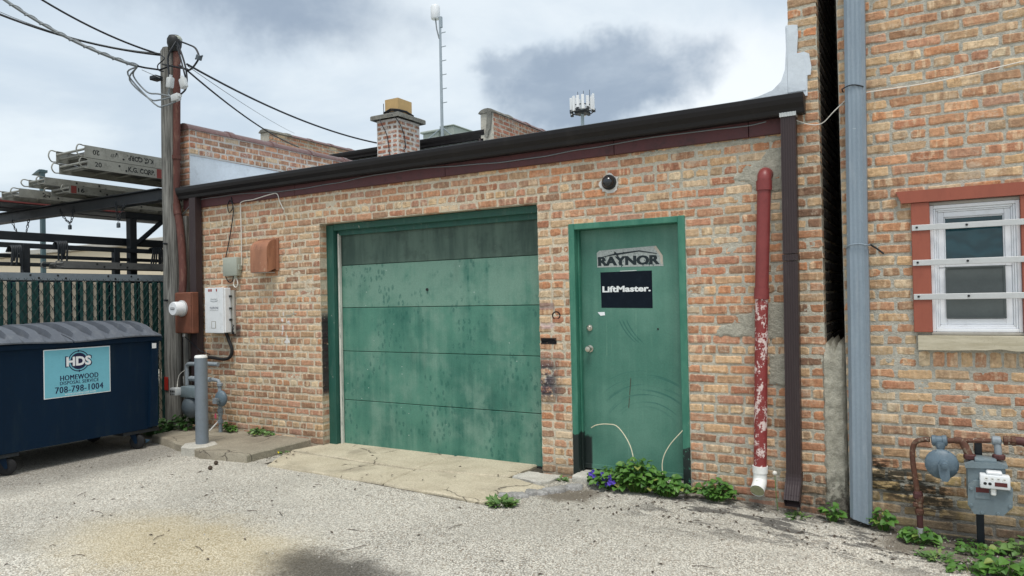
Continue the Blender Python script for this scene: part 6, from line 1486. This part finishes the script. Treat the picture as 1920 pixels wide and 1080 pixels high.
# cell tower far away
tcx, tcy = -57.0, 120.0
ct_ = thing('cell_tower', 'distant cell tower with a ring of pale panel antennas', 'cell tower', (tcx, tcy, 0))
MB().tube([(tcx, tcy, 0), (tcx, tcy, 39.5)], [.55, .30], 12).build('monopole', TOWERM, ct_, 40)
for k in range(15):
    a = RAD(24*k+9); r_ = random.Random(k); R1 = 2.25; h = r_.uniform(2.2, 3.3)
    c = Vector((tcx+R1*math.cos(a), tcy+R1*math.sin(a), 37.6+r_.uniform(-.3, .5)))
    mb = MB(); mb.M = Matrix.Translation(c) @ Matrix.Rotation(a, 4, 'Z')
    mb.rbox(-.14, .14, -.26, .26, -.6, h-.6, .03); mb.build('panel_antenna', WHITE, ct_)
    if k % 2: MB().rbox(c.x-.25, c.x+.25, c.y-.25, c.y+.25, c.z-.9, c.z-.2, .03).build('radio_head', STEEL, ct_)
for z in (37.0, 38.2):
    MB().tube([(tcx+2.0*math.cos(RAD(a)), tcy+2.0*math.sin(RAD(a)), z) for a in range(0, 361, 30)], .11, 6, False).build('ring_frame', STEEL, ct_)
MB().rbox(tcx-1.2, tcx+1.2, tcy-1.2, tcy+1.2, 36.7, 37.3, .1).build('platform', STEEL, ct_)
for x in (-.9, .3, 1.6): MB().tube([(tcx+x, tcy, 38), (tcx+x, tcy, 41.2)], .05, 5).build('whip', STEEL, ct_)

# ------------------------------------------------------------------ plants
HEART = [(0, 0), (.36, .06), (.50, .34), (.38, .68), (0, 1.05), (-.38, .68), (-.50, .34), (-.36, .06)]
LANCE = [(0, 0), (.10, .2), (.16, .5), (.10, .8), (0, 1.1), (-.10, .8), (-.16, .5), (-.10, .2)]
JAG = [(0, 0), (.05, .18), (.22, .26), (.08, .42), (.28, .58), (.12, .72), (0, 1.05), (-.12, .72), (-.28, .58), (-.08, .42), (-.22, .26), (-.05, .18)]
def add_leaf(mb_, base, dirv, nrm, ln, shape):
    d = dirv.normalized(); s_ = d.cross(nrm).normalized(); n_ = s_.cross(d)
    pts = []
    for a, b in shape: pts.append(base+s_*(a*ln)+d*(b*ln)+n_*(abs(a)*ln*.35-b*b*ln*.22))
    k = len(shape); half = k//2; mid = base+d*(.55*ln)-n_*(.07*ln)
    mb_.add(pts+[mid], [(i, (i+1) % k, k) for i in range(k)])
def plant(name, label, loc, n, rad, h, lf, mat, seed, shape=HEART, flowers=0, fmat=None, group=None, flat_=0.5):
    r_ = random.Random(seed); loc = Vector((loc[0], loc[1], loc[2] if len(loc) > 2 else gz(loc[0], loc[1])))
    t_ = thing(name, label, 'plant', tuple(loc), group=group); mb_ = MB(); sm_ = MB()
    for i in range(n):
        a = r_.uniform(0, 2*math.pi); q_ = math.sqrt(r_.random())
        tip = loc+Vector((rad*q_*math.cos(a), rad*.62*q_*math.sin(a), h*(1-.55*q_*q_)*r_.uniform(.45, 1.05)))
        root = loc+Vector((rad*.35*q_*math.cos(a), rad*.25*q_*math.sin(a), -.01))
        dv_ = Vector((math.cos(a+r_.uniform(-.9, .9)), math.sin(a+r_.uniform(-.9, .9)), r_.uniform(-.35, .35)))
        nv_ = Vector((r_.uniform(-.4, .4), r_.uniform(-.8, .1), 1.0))
        if shape is LANCE or shape is JAG: dv_ = Vector((math.cos(a), math.sin(a), r_.uniform(.2, 1.0))); tip = root+(tip-root)*r_.uniform(.1, .5)
        add_leaf(mb_, tip, dv_, nv_, lf*r_.uniform(.6, 1.25), shape)
        if shape is HEART: sm_.tube([root, root.lerp(tip, .5)+Vector((0, 0, .01)), tip], .0018, 4, False)
    mb_.build('foliage', mat, t_)['kind'] = 'stuff'
    if sm_.f: sm_.build('stems', mat, t_)['kind'] = 'stuff'
    for i in range(flowers):
        a = r_.uniform(math.pi*.8, math.pi*1.6); q_ = r_.uniform(.55, 1.0)
        c = loc+Vector((rad*q_*math.cos(a), rad*.7*q_*math.sin(a), h*r_.uniform(.25, .75))); fm = MB()
        for k in range(5): add_leaf(fm, c, Vector((math.cos(k*1.257), -.5, math.sin(k*1.257))), Vector((0, -1, .2)), .021 if fmat is PETAL else .014, HEART)
        fm.build('flower', fmat, t_)
    return t_
plant('violet_plant', 'lush violet plant with purple flowers at the left of the door sill', (-2.22, -0.14), 170, .20, .17, .046, LEAF, 201, flowers=15, fmat=PETAL, group='violets at the foot of the door')
plant('violet_plant', 'tallest leafy violet plant in the middle of the door sill', (-2.02, -0.13), 220, .20, .25, .048, LEAF, 202, group='violets at the foot of the door')
plant('violet_plant', 'leafy violet plant at the right end of the door sill', (-1.78, -0.15), 140, .17, .17, .046, LEAF, 203, group='violets at the foot of the door')
plant('violet_plant', 'small violet plant against the brick right of the door', (-1.42, -0.10), 95, .14, .15, .045, LEAF, 204, group='violets at the foot of the door')
plant('dandelion_plant', 'low jagged dandelion clump at the apron corner', (-2.80, -0.92), 110, .17, .07, .07, LEAF3, 205, JAG)
plant('dandelion_plant', 'small green sprig beside the pier at the apron', (-2.70, -0.12), 26, .07, .05, .05, LEAF3, 206, JAG)
plant('weed', 'green weed between brown downspout and the cement plug', (-0.62, -0.10), 30, .07, .12, .042, LEAF, 207)
plant('weed', 'sparse weed tuft under the brown downspout', (-0.84, -0.16), 30, .12, .04, .05, LEAF3, 208, JAG)
plant('weed', 'green weed just right of the galvanised downspout', (-0.30, -0.10), 40, .08, .14, .042, LEAF, 209)
plant('weed', 'leafy weed at the foot of the rusty gas riser', (-0.09, -0.26), 40, .10, .11, .045, LEAF, 210)
plant('weed', 'spreading weed in front of the gas riser', (0.0, -0.52), 50, .13, .08, .05, LEAF3, 211, JAG)
plant('weed', 'bushy weed under the gas meter post', (0.22, -0.32), 38, .12, .07, .038, LEAF, 212)
plant('weed', 'broad-leaved weed at the bottom right corner', (0.34, -0.62), 70, .14, .10, .052, LEAF, 213)
plant('weed', 'low weed beside the broad-leaved one', (0.16, -0.66), 30, .11, .05, .04, LEAF, 214)
plant('weed', 'weed against the house wall right of the meter', (0.46, -0.20), 45, .12, .10, .045, LEAF3, 215)
plant('weed', 'dark weeds at the foot of the utility pole', (-8.02, -0.32, 0.0), 150, .26, .20, .06, LEAF2, 216)
plant('weed', 'dark weed behind the bollard by the meter', (-7.62, -0.22, 0.07), 70, .18, .18, .055, LEAF2, 217)
plant('weed', 'yellowish weed tuft at the wall foot on the pad', (-6.46, -0.06, 0.078), 70, .16, .065, .042, LEAF3, 218)
plant('weed', 'small weed under the grey regulator on the pad', (-6.93, -0.10, 0.078), 40, .08, .10, .045, LEAF, 219)
plant('dandelion_plant', 'yellow dandelion at the edge of the raised pad', (-5.68, -0.42), 22, .09, .07, .05, LEAF3, 220, JAG, 1, YELLOW)
def stalk(pts, lab): return flat(MB().tube(smoothpath(pts), .0042, 5), 'dry_stalk', DRY, lab, 'dry stalk', 60)
stalk([(-2.06, -.07, .16), (-2.12, -.02, .33), (-2.24, .03, .46), (-2.34, .05, .475), (-2.44, .06, .46), (-2.50, .07, .43)], 'pale dry stalk arching left across the green door')
stalk([(-1.83, -.08, .10), (-1.84, -.05, .24), (-1.79, -.02, .36), (-1.68, .0, .49)], 'pale dry stalk leaning right across the green door')
# dandelion clock beside the white elbow
t = thing('dandelion_clock', 'single white dandelion seed head beside the white elbow', 'plant', (-0.985, -0.10, 0))
MB().tube([(-0.975, -0.10, -.02), (-0.985, -0.10, .10), (-0.99, -0.10, .235)], .003, 5).build('stem', LEAF3, t)
MB().lathe([(0, -.017), (.012, -.012), (.017, 0), (.012, .012), (0, .017)], (-0.99, -.10, .245), (0, 0, 1), 10).build('seed_head', CABLEW, t, 60)

# ------------------------------------------------------------------ litter and grit
r_ = random.Random(301); lt = MB(); gr = MB()
def clear_of(x, y): return not (-8.5 < x < -7.3 and False)
for i in range(620):
    m_ = r_.random()
    if m_ < .45: x, y = r_.uniform(-7.2, .8), r_.uniform(-4.2, -.1)
    elif m_ < .85: x, y = r_.uniform(-2.4, .7), r_.uniform(-.75, -.05)
    else: x, y = r_.uniform(-6.0, -5.4), r_.uniform(-.9, -.3)
    if -7.75 < x < -5.72 and y > -.93: continue
    a = r_.uniform(0, 6.28); L = r_.uniform(.006, .022); z = gz(x, y)+(.03 if (-5.7 < x < -2.7 and y > -.95) else .004)
    c = Vector((x, y, z)); d = Vector((math.cos(a), math.sin(a), r_.uniform(-.1, .3))); n_ = Vector((-d.y, d.x, 0))
    lt.add([c-d*L, c+n_*L*.4+Vector((0, 0, .004)), c+d*L, c-n_*L*.4+Vector((0, 0, .006))], [(0, 1, 2, 3)])
for i in range(46):
    x, y = r_.uniform(-7.0, .8), r_.uniform(-4.0, -1.0); a = r_.uniform(0, 6.28); L = r_.uniform(.03, .14)
    c = Vector((x, y, gz(x, y)+.006)); d = Vector((math.cos(a), math.sin(a), 0))
    lt.tube([c-d*L/2, c+Vector((r_.uniform(-.01, .01), r_.uniform(-.01, .01), .004)), c+d*L/2], .0022, 4)
o = lt.build('leaf_litter', DEBRIS); tag(o, 'dark leaf bits and twigs strewn over the lot', 'litter', None, 'stuff')
for i in range(700):
    if i % 2: x, y = r_.uniform(-2.6, .7), r_.uniform(-.7, -.02)
    else: x, y = r_.uniform(-7, 1), r_.uniform(-4, -.2)
    if -7.75 < x < -5.4 and y > -.95: continue
    if -5.75 < x < -2.6 and y > -1.0: continue
    s_ = r_.uniform(.004, .011); z = gz(x, y)
    v = [Vector((x+s_*r_.uniform(.6, 1.2)*math.cos(k*1.57+i), y+s_*r_.uniform(.6, 1.2)*math.sin(k*1.57+i), z-.002)) for k in range(4)]+[Vector((x+s_*.2, y, z+s_*r_.uniform(.5, 1)))]
    gr.add(v, [(0, 1, 4), (1, 2, 4), (2, 3, 4), (3, 0, 4)])
o = gr.build('grit', STONE); tag(o, 'loose pale grit lying on the asphalt', 'grit', None, 'stuff')
gc = MB(); r_ = random.Random(303)
for i in range(420):
    x, y = r_.uniform(-.12, .75), r_.uniform(-.80, -.04)
    if y < -.62-.35*x+.25*mnoise.noise((x*5, y*5, 2)) or mnoise.noise((x*6, y*6, 8.2)) < -.12: continue
    a = r_.uniform(0, 6.28); b_ = Vector((x, y, gz(x, y)+r_.uniform(0, .012)))
    add_leaf(gc, b_, Vector((math.cos(a), math.sin(a), r_.uniform(.1, .9))), Vector((0, -.3, 1)), r_.uniform(.010, .026), r_.choice((HEART, LANCE)))
o = gc.build('ground_cover', LEAF3); tag(o, 'tiny sparse ground cover in the soil under the right gas meter', 'ground cover', None, 'stuff')
sc = flat(MB().add([(-7.75, -.70, .01), (-7.62, -.62, .03), (-7.55, -.70, .02), (-7.66, -.78, .01), (-7.64, -.70, .05)], [(0, 1, 4), (1, 2, 4), (2, 3, 4), (3, 0, 4)]), 'plastic_scrap', BLUELIT, 'crumpled light blue plastic scrap beside the dumpster caster', 'litter')
for i, (x, y, lab) in enumerate(((-5.95, -1.02, 'black pine cone nearer the pad corner'), (-5.82, -1.18, 'black pine cone farther out from the pad corner'))):
    flat(MB().lathe([(.0, -.022), (.017, -.012), (.022, 0), (.016, .014), (0, .022)], (x, y, .020), (.6, .8, .1), 8), 'pine_cone', DEBRIS, lab, 'pine cone', None, 'pine cones by the pad')
